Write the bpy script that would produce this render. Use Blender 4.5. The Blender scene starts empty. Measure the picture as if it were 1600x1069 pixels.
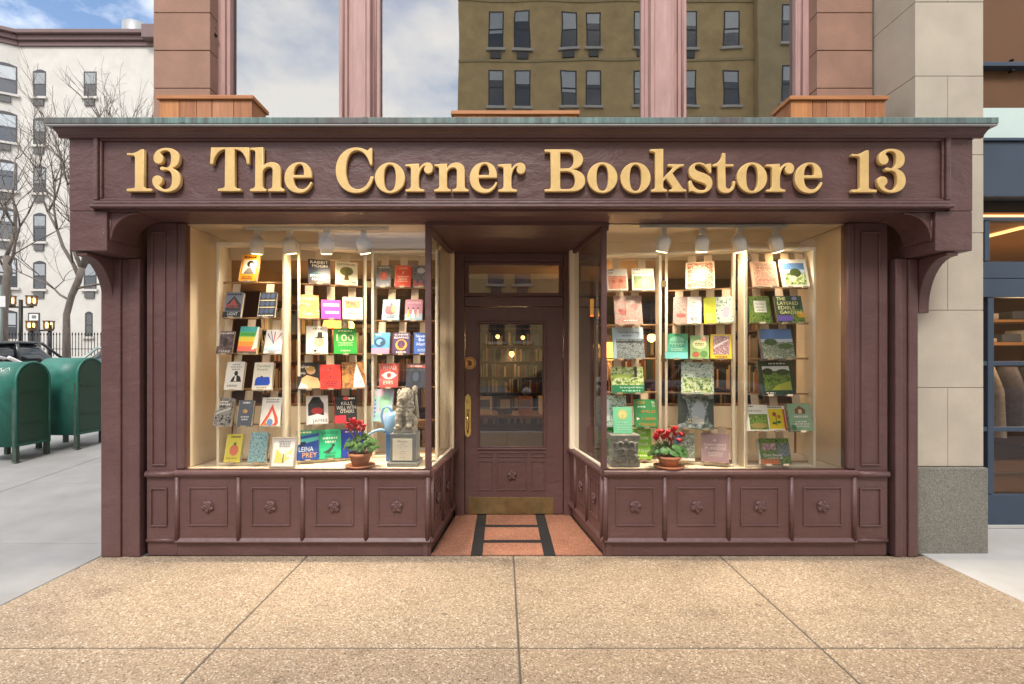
import bpy, bmesh, math, random
from mathutils import Vector, Matrix
R = math.radians
scene = bpy.context.scene
COL = scene.collection

# ------------------------------------------------------------------ camera
CY, EYE, F = -4.13, 1.60, 800.0            # camera distance, eye height, focal length in photo pixels
cd = bpy.data.cameras.new('camera'); cam = bpy.data.objects.new('camera', cd); COL.objects.link(cam)
cam.location = (0, CY, EYE); cam.rotation_euler = (R(90), 0, 0)
cd.sensor_width = 36; cd.lens = 18.0; cd.shift_x = 0.009375; cd.shift_y = 0.0159
cd.clip_start = 0.05; cd.clip_end = 500
scene.camera = cam

# ------------------------------------------------------------------ sky
SUN_EL, SUN_AZ = R(49), R(186)
CLX, CLY = 8.8, 14.96                       # drift of the cloud field
w = bpy.data.worlds.new('World'); scene.world = w; w.use_nodes = True
nt = w.node_tree; nt.nodes.clear()
N = nt.nodes.new; L = nt.links.new
out = N('ShaderNodeOutputWorld'); bg = N('ShaderNodeBackground'); L(bg.outputs[0], out.inputs[0])
sky = N('ShaderNodeTexSky'); sky.sky_type = 'NISHITA'; sky.sun_disc = False
sky.sun_elevation = SUN_EL; sky.sun_rotation = SUN_AZ; sky.air_density = 1.0; sky.dust_density = 0.3
tc = N('ShaderNodeTexCoord'); sp = N('ShaderNodeSeparateXYZ'); L(tc.outputs['Generated'], sp.inputs[0])
az = N('ShaderNodeMath'); az.operation = 'ABSOLUTE'; L(sp.outputs[2], az.inputs[0])
ad = N('ShaderNodeMath'); ad.operation = 'ADD'; ad.inputs[1].default_value = 0.18; L(az.outputs[0], ad.inputs[0])
dx = N('ShaderNodeMath'); dx.operation = 'DIVIDE'; L(sp.outputs[0], dx.inputs[0]); L(ad.outputs[0], dx.inputs[1])
dy = N('ShaderNodeMath'); dy.operation = 'DIVIDE'; L(sp.outputs[1], dy.inputs[0]); L(ad.outputs[0], dy.inputs[1])
cb = N('ShaderNodeCombineXYZ'); L(dx.outputs[0], cb.inputs[0]); L(dy.outputs[0], cb.inputs[1])
no = N('ShaderNodeTexNoise'); no.inputs['Scale'].default_value = 2.1; no.inputs['Detail'].default_value = 7
no.inputs['Roughness'].default_value = 0.55; mp = N('ShaderNodeMapping'); mp.inputs['Location'].default_value = (CLX, CLY, 0); L(cb.outputs[0], mp.inputs[0]); L(mp.outputs[0], no.inputs['Vector'])
cr = N('ShaderNodeValToRGB'); cr.color_ramp.elements[0].position = 0.36; cr.color_ramp.elements[1].position = 0.58
L(no.outputs['Fac'], cr.inputs[0])
mx = N('ShaderNodeMix'); mx.data_type = 'RGBA'
L(cr.outputs[0], mx.inputs[0]); L(sky.outputs[0], mx.inputs[6]); mx.inputs[7].default_value = (9.9, 9.6, 9.2, 1)
L(mx.outputs[2], bg.inputs[0]); bg.inputs[1].default_value = 0.10

sd = bpy.data.lights.new('sun', 'SUN'); sun = bpy.data.objects.new('sun', sd); COL.objects.link(sun)
sd.energy = 1.5; sd.angle = R(19); sd.color = (1, 0.95, 0.88)
sdir = Vector((math.sin(SUN_AZ) * math.cos(SUN_EL), math.cos(SUN_AZ) * math.cos(SUN_EL), math.sin(SUN_EL)))
sun.rotation_euler = sdir.to_track_quat('Z', 'Y').to_euler()

scene.view_settings.view_transform = 'Standard'; scene.view_settings.look = 'None'
scene.view_settings.gamma = 1; scene.view_settings.use_curve_mapping = False
scene.view_settings.exposure = 1.2
scene.cycles.max_bounces = 10; scene.cycles.transparent_max_bounces = 16
scene.cycles.sample_clamp_indirect = 6

# ------------------------------------------------------------------ materials
def lin(h):
    if not isinstance(h, str): return tuple(h)
    c = [int(h[i:i + 2], 16) / 255 for i in (0, 2, 4)]
    return tuple(x / 12.92 if x <= .04045 else ((x + .055) / 1.055) ** 2.4 for x in c)
MATS = {}
def newmat(name):
    m = bpy.data.materials.new(name); m.use_nodes = True
    return m, m.node_tree, m.node_tree.nodes['Principled BSDF']
def _pos(nt, scale=(1, 1, 1)):
    g = nt.nodes.new('ShaderNodeNewGeometry'); mp = nt.nodes.new('ShaderNodeMapping')
    mp.inputs['Scale'].default_value = scale; nt.links.new(g.outputs['Position'], mp.inputs[0]); return mp.outputs[0]
def _noise(nt, vec, scale, detail=4, rough=.55):
    n = nt.nodes.new('ShaderNodeTexNoise'); n.inputs['Scale'].default_value = scale
    n.inputs['Detail'].default_value = detail; n.inputs['Roughness'].default_value = rough
    nt.links.new(vec, n.inputs['Vector']); return n.outputs['Fac']
def _ramp(nt, fac, stops):
    r = nt.nodes.new('ShaderNodeValToRGB'); e = r.color_ramp.elements
    while len(e) < len(stops): e.new(.5)
    for i, (p, c) in enumerate(stops): e[i].position = p; e[i].color = (*lin(c), 1)
    nt.links.new(fac, r.inputs[0]); return r.outputs[0]
def _bump(nt, bs, hgt, strength, dist=.01, prev=None):
    b = nt.nodes.new('ShaderNodeBump'); b.inputs['Strength'].default_value = strength; b.inputs['Distance'].default_value = dist
    nt.links.new(hgt, b.inputs['Height'])
    if prev: nt.links.new(prev, b.inputs['Normal'])
    nt.links.new(b.outputs[0], bs.inputs['Normal']); return b.outputs[0]
def _mix(nt, fac, a, b, mode='MIX'):
    m = nt.nodes.new('ShaderNodeMix'); m.data_type = 'RGBA'; m.blend_type = mode
    for s, i in ((fac, 0), (a, 6), (b, 7)):
        if hasattr(s, 'links'): nt.links.new(s, m.inputs[i])
        elif i == 0: m.inputs[0].default_value = s
        else: m.inputs[i].default_value = (*lin(s), 1)
    return m.outputs[2]
def mat(name, c, rough=.6, metal=0, var=.12, vscale=6, bump=0, bscale=60, stretch=(1, 1, 1), spec=.5, bdist=.01):
    if name in MATS: return MATS[name]
    m, nt, bs = newmat(name); c = lin(c)
    bs.inputs['Roughness'].default_value = rough; bs.inputs['Metallic'].default_value = metal
    bs.inputs['Specular IOR Level'].default_value = spec
    v = _pos(nt, stretch)
    if var:
        f = _noise(nt, v, vscale, 6, .62)
        col = _ramp(nt, f, [(.3, tuple(x * (1 - var) for x in c)), (.7, tuple(min(1, x * (1 + var)) for x in c))])
        nt.links.new(col, bs.inputs['Base Color'])
        rr = nt.nodes.new('ShaderNodeMapRange'); rr.inputs[3].default_value = max(0, rough - .1); rr.inputs[4].default_value = min(1, rough + .1)
        nt.links.new(f, rr.inputs[0]); nt.links.new(rr.outputs[0], bs.inputs['Roughness'])
    else: bs.inputs['Base Color'].default_value = (*c, 1)
    if bump: _bump(nt, bs, _noise(nt, v, bscale, 5), bump, bdist)
    MATS[name] = m; return m
def emit(name, c, s):
    if name in MATS: return MATS[name]
    m, nt, bs = newmat(name); bs.inputs['Base Color'].default_value = (*lin(c), 1)
    bs.inputs['Emission Color'].default_value = (*lin(c), 1); bs.inputs['Emission Strength'].default_value = s
    MATS[name] = m; return m
def glass_mat(name, base=.06, tint=(1, 1, 1), wob=.0, wscale=1.5):
    m = bpy.data.materials.new(name); m.use_nodes = True; nt = m.node_tree; nt.nodes.clear()
    o = nt.nodes.new('ShaderNodeOutputMaterial'); mix = nt.nodes.new('ShaderNodeMixShader')
    tr = nt.nodes.new('ShaderNodeBsdfTransparent'); tr.inputs[0].default_value = (*tint, 1)
    gl = nt.nodes.new('ShaderNodeBsdfGlossy'); gl.inputs['Roughness'].default_value = 0.0
    lw = nt.nodes.new('ShaderNodeLayerWeight'); lw.inputs[0].default_value = .28
    mr = nt.nodes.new('ShaderNodeMapRange'); mr.inputs[3].default_value = base; mr.inputs[4].default_value = .9
    nt.links.new(lw.outputs['Fresnel'], mr.inputs[0])
    nt.links.new(mr.outputs[0], mix.inputs[0]); nt.links.new(tr.outputs[0], mix.inputs[1]); nt.links.new(gl.outputs[0], mix.inputs[2])
    if wob:
        b = nt.nodes.new('ShaderNodeBump'); b.inputs['Strength'].default_value = wob; b.inputs['Distance'].default_value = .02
        nt.links.new(_noise(nt, _pos(nt), wscale, 1), b.inputs['Height']); nt.links.new(b.outputs[0], gl.inputs['Normal'])
    nt.links.new(mix.outputs[0], o.inputs[0]); MATS[name] = m; return m

def maroon_mat():
    m, nt, bs = newmat('maroon_paint'); v = _pos(nt)
    f = _noise(nt, v, 2.3, 8, .65)
    col = _ramp(nt, f, [(.25, (.088, .042, .040)), (.55, (.108, .053, .051)), (.8, (.138, .073, .070))])
    # scuffs and faded streaks
    f2 = _noise(nt, _pos(nt, (9, 9, 1.2)), 2.0, 6, .7)
    sc = _ramp(nt, f2, [(.60, (0, 0, 0)), (.82, (.5, .5, .5))])
    col = _mix(nt, sc, col, (.17, .105, .105))
    # chips of bare pale primer
    f4 = _noise(nt, v, 55, 2, .5)
    chip = _ramp(nt, f4, [(.765, (0, 0, 0)), (.785, (1, 1, 1))])
    col = _mix(nt, chip, col, (.3, .23, .21))
    nt.links.new(col, bs.inputs['Base Color'])
    rr = nt.nodes.new('ShaderNodeMapRange'); rr.inputs[3].default_value = .30; rr.inputs[4].default_value = .56
    nt.links.new(f, rr.inputs[0]); nt.links.new(rr.outputs[0], bs.inputs['Roughness'])
    vd = nt.nodes.new('ShaderNodeVectorMath'); vd.operation = 'ADD'
    nd = nt.nodes.new('ShaderNodeTexNoise'); nd.inputs['Scale'].default_value = 2.5; nt.links.new(v, nd.inputs['Vector'])
    vs = nt.nodes.new('ShaderNodeVectorMath'); vs.operation = 'SCALE'; vs.inputs['Scale'].default_value = .35
    nt.links.new(nd.outputs['Color'], vs.inputs[0])
    nt.links.new(_pos(nt, (1.1, 1.1, 1.9)), vd.inputs[0]); nt.links.new(vs.outputs[0], vd.inputs[1])
    f3 = _noise(nt, vd.outputs[0], 5.5, 6, .62)
    p = _bump(nt, bs, f3, .5, .02)
    rd = nt.nodes.new('ShaderNodeTexNoise'); rd.noise_type = 'RIDGED_MULTIFRACTAL'; rd.inputs['Scale'].default_value = 1.7; rd.inputs['Detail'].default_value = 3
    nt.links.new(vd.outputs[0], rd.inputs['Vector'])
    cz = _ramp(nt, rd.outputs['Fac'], [(.55, (0, 0, 0)), (.9, (1, 1, 1))])
    p = _bump(nt, bs, cz, .35, .012, p)
    _bump(nt, bs, _noise(nt, v, 90, 4), .16, .005, p)
    return m
def aggregate_mat(name, cols, scale, dirt, mortar, gum=False):
    m, nt, bs = newmat(name); v = _pos(nt)
    vo = nt.nodes.new('ShaderNodeTexVoronoi'); vo.inputs['Scale'].default_value = scale; vo.inputs['Randomness'].default_value = 1
    nt.links.new(v, vo.inputs['Vector'])
    hs = nt.nodes.new('ShaderNodeSeparateColor'); nt.links.new(vo.outputs['Color'], hs.inputs[0])
    col = _ramp(nt, hs.outputs[0], cols)
    big = _noise(nt, v, 1.1, 5, .6)
    edge = _ramp(nt, vo.outputs['Distance'], [(.42, (0, 0, 0)), (.75, (1, 1, 1))])
    col = _mix(nt, edge, col, mortar)
    dm = _ramp(nt, big, [(.35, (1, 1, 1)), (.7, dirt)])
    col = _mix(nt, 1.0, col, dm, 'MULTIPLY')
    st = _noise(nt, v, 4.2, 3, .5)
    sm = _ramp(nt, st, [(.62, (1, 1, 1)), (.76, (.74, .72, .70))])
    col = _mix(nt, 1.0, col, sm, 'MULTIPLY')
    if gum:
        oi = nt.nodes.new('ShaderNodeObjectInfo'); sv = _ramp(nt, oi.outputs['Random'], [(0, (.90, .89, .89)), (.5, (1, 1, 1)), (1, (1, .965, .92))]); col = _mix(nt, 1.0, col, sv, 'MULTIPLY')
        gv = nt.nodes.new('ShaderNodeTexVoronoi'); gv.inputs['Scale'].default_value = 2.6; nt.links.new(v, gv.inputs['Vector'])
        gm = _ramp(nt, gv.outputs['Distance'], [(.045, (.42, .40, .39)), (.06, (1, 1, 1))]); col = _mix(nt, .8, col, gm, 'MULTIPLY')
        fs_ = _noise(nt, _pos(nt, (.7, 2.2, 1)), 1.3, 6, .7); fm = _ramp(nt, fs_, [(.55, (1, 1, 1)), (.72, (.78, .77, .77))]); col = _mix(nt, 1.0, col, fm, 'MULTIPLY')
    nt.links.new(col, bs.inputs['Base Color']); bs.inputs['Roughness'].default_value = .75
    iv = nt.nodes.new('ShaderNodeMath'); iv.operation = 'SUBTRACT'; iv.inputs[0].default_value = 1
    nt.links.new(vo.outputs['Distance'], iv.inputs[1]); _bump(nt, bs, iv.outputs[0], .8, .006)
    return m
def copper_mat():
    m, nt, bs = newmat('patinated_copper')
    f = _noise(nt, _pos(nt, (14, 14, 1.0)), 1.6, 7, .7); f2 = _noise(nt, _pos(nt), 1.3, 3)
    a = _ramp(nt, f, [(.32, (.07, .09, .085)), (.52, (.13, .21, .20)), (.72, (.24, .36, .33))])
    b = _ramp(nt, f, [(.3, (.07, .06, .06)), (.75, (.16, .17, .17))])
    k = _ramp(nt, f2, [(.42, (0, 0, 0)), (.6, (1, 1, 1))])
    nt.links.new(_mix(nt, k, a, b), bs.inputs['Base Color']); bs.inputs['Roughness'].default_value = .6
    bs.inputs['Metallic'].default_value = .15
    return m
def wood_mat(name, c0, c1, axis='z', sc=9):
    s = {'z': (sc, sc, .8), 'x': (.8, sc, sc), 'y': (sc, .8, sc)}[axis]
    m, nt, bs = newmat(name); v = _pos(nt, s)
    f = _noise(nt, v, 2.4, 7, .65)
    nt.links.new(_ramp(nt, f, [(.3, c0), (.72, c1)]), bs.inputs['Base Color']); bs.inputs['Roughness'].default_value = .55
    _bump(nt, bs, f, .2, .004); MATS[name] = m; return m
def photo_mat(key, cols, scale=55):
    k = 'photo_' + key
    if k in MATS: return MATS[k]
    m, nt, bs = newmat('printed_' + key)
    f = _noise(nt, _pos(nt), scale, 5, .68)
    n = len(cols); nt.links.new(_ramp(nt, f, [(.32 + .36 * i / (n - 1), c) for i, c in enumerate(cols)]), bs.inputs['Base Color'])
    bs.inputs['Roughness'].default_value = .4; MATS[k] = m; return m
def flat(h):
    k = 'ink_' + h
    if k not in MATS:
        m, nt, bs = newmat('ink_' + h); bs.inputs['Base Color'].default_value = (*lin(h), 1); bs.inputs['Roughness'].default_value = .42; MATS[k] = m
    return MATS[k]

MAROON = maroon_mat()
GOLD = mat('gilded_letter', (.70, .475, .19), .45, .12, .10, 14, .12, 120)
TAN = aggregate_mat('tan_exposed_aggregate', [(0, (.10, .07, .05)), (.14, (.25, .183, .122)), (.5, (.352, .266, .178)), (.8, (.445, .347, .24)), (1, (.64, .56, .46))], 104, (.80, .79, .79), (.32, .245, .168), True)
GREYWALK = mat('grey_concrete', (.262, .26, .258), .85, 0, .12, 2.5, .25, 140)
PALEWALK = mat('pale_concrete', (.44, .43, .415), .85, 0, .10, 2.0, .2, 140)
ASPHALT = mat('asphalt', (.12, .12, .12), .9, 0, .25, 3, .4, 120)
TERRA = aggregate_mat('terracotta_terrazzo', [(0, (.24, .09, .05)), (.4, (.38, .145, .08)), (.8, (.46, .20, .12)), (1, (.52, .36, .27))], 130, (.62, .62, .63), (.34, .15, .09))
BLACKBAND = mat('black_terrazzo', (.018, .018, .020), .6, 0, .3, 30)
COPPER = copper_mat()
BROWN = mat('brownstone', (.31, .178, .130), .85, 0, .16, 3, .25, 90)
BROWNJ = mat('brownstone_joint', (.20, .12, .09), .9, 0, .1)
FRAMEPINK = mat('faded_maroon_paint', (.43, .26, .24), .6, 0, .16, 3, .15, 30, (6, 6, 1))
CREAM = mat('cream_paint', (.80, .69, .52), .55, 0, .05, 2)
CREAMLT = mat('cream_trim', (.82, .75, .61), .5, 0, .05, 4)
STONE = mat('limestone', (.46, .405, .33), .85, 0, .10, 3, .18, 120)
STONEJ = mat('limestone_joint', (.22, .19, .16), .9, 0, .1)
GRANITE = aggregate_mat('grey_granite', [(0, (.09, .085, .07)), (.3, (.19, .18, .15)), (.7, (.26, .245, .205)), (1, (.38, .36, .32))], 170, (.75, .75, .74), (.22, .21, .18))
NAVY = mat('navy_paint', (.034, .054, .088), .4, 0, .08, 4)
BRASS = mat('polished_brass', (.80, .58, .20), .22, 1, .08, 8, .05, 60)
OLDBRASS = mat('worn_brass', (.26, .19, .09), .45, .8, .25, 9, .1, 60)
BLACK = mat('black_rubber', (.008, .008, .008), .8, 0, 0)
DARKWOOD = mat('dark_wood', (.10, .055, .03), .5, 0, .25, 5, .1, 40)
MIDWOOD = wood_mat('brown_wood', (.16, .075, .03), (.27, .14, .06), 'x', 8)
CEDARS = [wood_mat('cedar_%s' % k, a, b, 'z', 16) for k, a, b in (('amber', (.36, .13, .042), (.60, .26, .09)), ('red', (.26, .085, .032), (.46, .19, .075)), ('rose', (.32, .12, .05), (.52, .24, .11)))]
CEDARX = wood_mat('cedar_rim', (.34, .125, .04), (.55, .23, .085), 'x', 16)
ROD = mat('light_wood_rod', (.50, .28, .12), .5, 0, .1, 20)
STRAP = mat('linen_strap', (.58, .46, .33), .7, 0, .06, 20)
PAPER = mat('paper_pages', (.74, .68, .56), .7, 0, .05, 40)
TERRAPOT = mat('terracotta_clay', (.42, .17, .085), .8, 0, .18, 14, .15, 60)
GREYPAINT = mat('grey_paint', (.20, .215, .215), .5, 0, .06, 5)
CASTSTONE = mat('weathered_cast_stone', (.36, .335, .28), .9, 0, .35, 28, .5, 70)
DARKSTONE = mat('dark_cast_stone', (.25, .245, .22), .9, 0, .3, 24, .4, 70)
LAMPWHITE = mat('white_enamel', (.70, .69, .64), .35, 0, .03, 8)
WHITEBRICK = mat('white_painted_masonry', (.50, .48, .445), .85, 0, .08, 1.2, .15, 30)
CORNICEBROWN = mat('brown_cornice_paint', (.14, .085, .08), .6, 0, .1, 2)
DARKFRAME = mat('dark_window_frame', (.045, .045, .05), .5, 0, .05)
TANBRICK = mat('tan_brick', (.50, .37, .19), .9, 0, .18, 1.2, .3, 20)
IRON = mat('black_iron', (.012, .012, .013), .5, .3, .1)
BARK = mat('grey_bark', (.15, .125, .105), .9, 0, .3, 12, .5, 40, (1, 1, .35))
MAILGREEN = mat('green_enamel', (.022, .155, .118), .48, 0, .28, 5, .05, 40)
MAILDARK = mat('dark_green_enamel', (.012, .070, .042), .45, 0, .15, 4, .05, 40)
MAILLEG = mat('worn_green_iron', (.055, .085, .065), .6, .2, .3, 10)
GLASS = glass_mat('shop_glass', .045, (.97, .98, .97))
DOORGLASS = glass_mat('door_glass', .17, (.66, .66, .64), .05, 2)
REFGLASS = glass_mat('reflective_glass', .38, (.5, .52, .52), .075, 1.3)
FARGLASS = glass_mat('far_window_glass', .06, (.85, .87, .88))
LEAF = mat('green_leaf', (.065, .17, .03), .45, 0, .4, 40)
PETAL = mat('red_petal', (.62, .012, .03), .5, 0, .25, 50)

# ------------------------------------------------------------------ mesh helpers
WP = {}
def PX(px, py, Y):
    d = Y - CY
    return Vector(((px - 785) / F * d, Y, EYE - (py - 560) / F * d))
def X(px, Y): return (px - 785) / F * (Y - CY)
def Z(py, Y): return EYE - (py - 560) / F * (Y - CY)

class MB:
    def __init__(s): s.v = []; s.f = []; s.m = []; s.sm = []; s.T = None; s.mi = 0
    def add(s, vs, fs, smooth=False):
        b = len(s.v)
        for p in vs:
            p = Vector(p); s.v.append(s.T @ p if s.T else p)
        for f in fs: s.f.append(tuple(b + i for i in f)); s.m.append(s.mi); s.sm.append(smooth)
        return s
    def box(s, x0, x1, y0, y1, z0, z1):
        return s.add([(x0, y0, z0), (x1, y0, z0), (x1, y1, z0), (x0, y1, z0), (x0, y0, z1), (x1, y0, z1), (x1, y1, z1), (x0, y1, z1)],
                     [(0, 3, 2, 1), (4, 5, 6, 7), (0, 1, 5, 4), (1, 2, 6, 5), (2, 3, 7, 6), (3, 0, 4, 7)])
    def prism(s, poly, axis, a, b, smooth=False):
        n = len(poly)
        mk = {'x': lambda p, t: (t, p[0], p[1]), 'y': lambda p, t: (p[0], t, p[1]), 'z': lambda p, t: (p[0], p[1], t)}[axis]
        vs = [mk(p, a) for p in poly] + [mk(p, b) for p in poly]
        s.add(vs, [(i, (i + 1) % n, n + (i + 1) % n, n + i) for i in range(n)], smooth)
        k = len(s.v) - 2 * n
        s.f += [tuple(k + i for i in reversed(range(n))), tuple(k + n + i for i in range(n))]; s.m += [s.mi] * 2; s.sm += [False] * 2
        return s
    def tube(s, pts, r, n=8, smooth=True):
        pts = [Vector(p) for p in pts]; rs = r if isinstance(r, (list, tuple)) else [r] * len(pts)
        vs, fs = [], []; t0 = (pts[1] - pts[0]).normalized()
        u = t0.orthogonal().normalized()
        for i, p in enumerate(pts):
            t = (pts[min(i + 1, len(pts) - 1)] - pts[max(i - 1, 0)])
            t = t.normalized() if t.length > 1e-9 else t0
            u = (u - t * u.dot(t)); u = u.normalized() if u.length > 1e-6 else t.orthogonal().normalized(); q = t.cross(u)
            for j in range(n):
                a = 2 * math.pi * j / n; vs.append(p + (u * math.cos(a) + q * math.sin(a)) * rs[i])
        for i in range(len(pts) - 1):
            for j in range(n): fs.append((i * n + j, i * n + (j + 1) % n, (i + 1) * n + (j + 1) % n, (i + 1) * n + j))
        fs.append(tuple(reversed(range(n)))); fs.append(tuple((len(pts) - 1) * n + j for j in range(n)))
        return s.add(vs, fs, smooth)
    def lathe(s, prof, c=(0, 0, 0), n=24, smooth=True):
        c = Vector(c); vs, fs = [], []
        for r, z in prof:
            for j in range(n):
                a = 2 * math.pi * j / n; vs.append(c + Vector((r * math.cos(a), r * math.sin(a), z)))
        k = len(prof)
        for i in range(k - 1):
            for j in range(n): fs.append((i * n + j, i * n + (j + 1) % n, (i + 1) * n + (j + 1) % n, (i + 1) * n + j))
        fs.append(tuple(reversed(range(n)))); fs.append(tuple((k - 1) * n + j for j in range(n)))
        return s.add(vs, fs, smooth)
    def ball(s, c, rx, ry=None, rz=None, nu=14, nv=9, rot=None):
        ry = rx if ry is None else ry; rz = rx if rz is None else rz; c = Vector(c); vs, fs = [], []
        for i in range(nv + 1):
            ph = math.pi * i / nv
            for j in range(nu):
                th = 2 * math.pi * j / nu
                p = Vector((rx * math.sin(ph) * math.cos(th), ry * math.sin(ph) * math.sin(th), rz * math.cos(ph)))
                if rot: p = rot @ p
                vs.append(c + p)
        for i in range(nv):
            for j in range(nu): fs.append((i * nu + j, (i + 1) * nu + j, (i + 1) * nu + (j + 1) % nu, i * nu + (j + 1) % nu))
        return s.add(vs, fs, True)
    def build(s, name, mats, parent=None, bevel=0, seg=2, fix=True):
        if not isinstance(mats, (list, tuple)): mats = [mats]
        lo = Vector([min(p[i] for p in s.v) for i in range(3)]); hi = Vector([max(p[i] for p in s.v) for i in range(3)])
        c = (lo + hi) / 2
        if parent is None: c.z = lo.z
        me = bpy.data.meshes.new(name); me.from_pydata([p - c for p in s.v], [], s.f)
        for mm in mats: me.materials.append(mm)
        me.polygons.foreach_set('material_index', s.m); me.polygons.foreach_set('use_smooth', s.sm)
        if fix:
            bm = bmesh.new(); bm.from_mesh(me); bmesh.ops.remove_doubles(bm, verts=bm.verts, dist=1e-6)
            bmesh.ops.recalc_face_normals(bm, faces=bm.faces); bm.to_mesh(me); bm.free()
        me.update()
        o = bpy.data.objects.new(name, me); COL.objects.link(o); WP[o.name] = c
        if parent: o.parent = parent; o.location = c - WP[parent.name]
        else: o.location = c
        if bevel:
            b = o.modifiers.new('bevel', 'BEVEL'); b.width = bevel; b.segments = seg; b.limit_method = 'ANGLE'; b.angle_limit = R(40)
        return o
def place(me, name, parent, wpos, rot=None):
    o = bpy.data.objects.new(name, me); COL.objects.link(o); WP[o.name] = Vector(wpos)
    o.location = Vector(wpos) - (WP[parent.name] if parent else Vector()); o.parent = parent
    if rot: o.rotation_euler = rot
    return o
def box(name, m, parent, x0, x1, y0, y1, z0, z1, bevel=0.003):
    return MB().box(x0, x1, y0, y1, z0, z1).build(name, m, parent, bevel)
def tag(o, label=None, cat=None, group=None, kind=None):
    if label: o['label'] = label
    if cat: o['category'] = cat
    if group: o['group'] = group
    if kind: o['kind'] = kind
    return o
def thing(name, label, cat, loc=(0, 0, 0), group=None):
    o = bpy.data.objects.new(name, None); COL.objects.link(o); o.location = loc; o.empty_display_size = .1
    WP[o.name] = Vector(loc); return tag(o, label, cat, group)
def part(name, parent, loc=None):
    o = bpy.data.objects.new(name, None); COL.objects.link(o); o.parent = parent; o.empty_display_size = .05
    p = Vector(loc) if loc is not None else WP[parent.name].copy(); WP[o.name] = p; o.location = p - WP[parent.name]; return o
def struct(o): o['kind'] = 'structure'; return o
def copy_tree(o, parent=None):
    c = o.copy(); COL.objects.link(c); c.parent = parent
    for ch in list(o.children): copy_tree(ch, c)
    return c
def lamp(kind, loc, energy, color, size=.05, target=None, spot=70, blend=.6):
    d = bpy.data.lights.new('lamp_light', kind); d.energy = energy; d.color = color; d.shadow_soft_size = size
    o = bpy.data.objects.new('lamp_light', d); COL.objects.link(o); o.location = loc
    if kind == 'SPOT': d.spot_size = R(spot); d.spot_blend = blend
    if target is not None: o.rotation_euler = (Vector(target) - Vector(loc)).to_track_quat('-Z', 'Y').to_euler()
    return o
def curve_mesh(splines, extrude, bevel=0, res=2):
    cu = bpy.data.curves.new('outline', 'CURVE'); cu.dimensions = '2D'; cu.fill_mode = 'BOTH'; cu.extrude = extrude; cu.bevel_depth = bevel; cu.offset = -bevel; cu.bevel_resolution = res
    for pts in splines:
        sp = cu.splines.new('POLY'); sp.points.add(len(pts) - 1); sp.use_cyclic_u = True
        for q, p in zip(sp.points, pts): q.co = (p[0], p[1], 0, 1)
    o = bpy.data.objects.new('outline', cu); me = bpy.data.meshes.new_from_object(o)
    bpy.data.objects.remove(o); bpy.data.curves.remove(cu); return me
TEXTC = {}
def text_mesh(t):
    if t not in TEXTC:
        cu = bpy.data.curves.new('lettering', 'FONT'); cu.body = t; cu.resolution_u = 2
        o = bpy.data.objects.new('lettering', cu); me = bpy.data.meshes.new_from_object(o)
        vs = [v.co.copy() for v in me.vertices]; fs = [tuple(p.vertices) for p in me.polygons]
        bpy.data.objects.remove(o); bpy.data.curves.remove(cu); bpy.data.meshes.remove(me)
        x0 = min(v.x for v in vs); x1 = max(v.x for v in vs); y0 = min(v.y for v in vs); y1 = max(v.y for v in vs)
        TEXTC[t] = ([((v.x - x0) / (x1 - x0) - .5, (v.y - y0) / max(1e-6, y1 - y0) - .5) for v in vs], fs)
    return TEXTC[t]
def svg(path):
    """M/L/C/Z absolute path -> list of point loops"""
    tok = path.replace(',', ' ').split(); loops = []; cur = []; i = 0; cmd = None
    def num(k): return [float(tok[i + q]) for q in range(k)]
    while i < len(tok):
        if tok[i] in 'MLCZ':
            cmd = tok[i]; i += 1
            if cmd == 'Z':
                if (Vector(cur[0]) - Vector(cur[-1])).length < .5: cur.pop()
                loops.append(cur); cur = []
            continue
        if cmd in 'ML': cur.append(tuple(num(2))); i += 2; cmd = 'L'
        else:
            a = num(6); i += 6; p0 = Vector(cur[-1]); p1 = Vector(a[0:2]); p2 = Vector(a[2:4]); p3 = Vector(a[4:6])
            for k in range(1, 11):
                t = k / 10; u = 1 - t; q = p0 * u ** 3 + p1 * 3 * u * u * t + p2 * 3 * u * t * t + p3 * t ** 3; cur.append((q.x, q.y))
    return loops

# ================================================================== SETTING: ground, pavements, roads
XL, XR = -3.25, 3.43                               # edges of the tan apron in front of the shop
def slope(x, y): return (.08 * min(max(0, y - .3), 4.7) + .048 * max(0, y - 5)) if x <= -3.25 else 0.0
mb = MB()
xs = [-90, -40, -16, -8.1, -3.4, -3.2, 12, 30, 90]; ys = [-70, -24, -18, -4.7, .3, 5, 12, 20, 30, 45, 90]
gv = [(x, y, -.17 + slope(x, y)) for y in ys for x in xs]; n = len(xs)
mb.add(gv, [(j * n + i, j * n + i + 1, (j + 1) * n + i + 1, (j + 1) * n + i) for j in range(len(ys) - 1) for i in range(n - 1)])
struct(mb.build('ground', ASPHALT, fix=False))
def slab(name, m, parent, x0, x1, y0, y1, top=0.0, th=.10, gap=.006, f=None):
    f = f or (lambda x, y: 0); g = gap / 2; x0 += g; x1 -= g; y0 += g; y1 -= g
    c = [(x0, y0), (x1, y0), (x1, y1), (x0, y1)]
    return MB().add([(x, y, top - th + f(x, y)) for x, y in c] + [(x, y, top + f(x, y)) for x, y in c],
             [(0, 3, 2, 1), (4, 5, 6, 7), (0, 1, 5, 4), (1, 2, 6, 5), (2, 3, 7, 6), (3, 0, 4, 7)]).build(name, m, parent, .004, 1)
JOINT = mat('dark_joint', (.09, .075, .06), .9, 0, .1)
apron = struct(box('shop_pavement', JOINT, None, XL + .01, XR - .01, -4.7, .02, -.14, -.004, 0))
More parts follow.
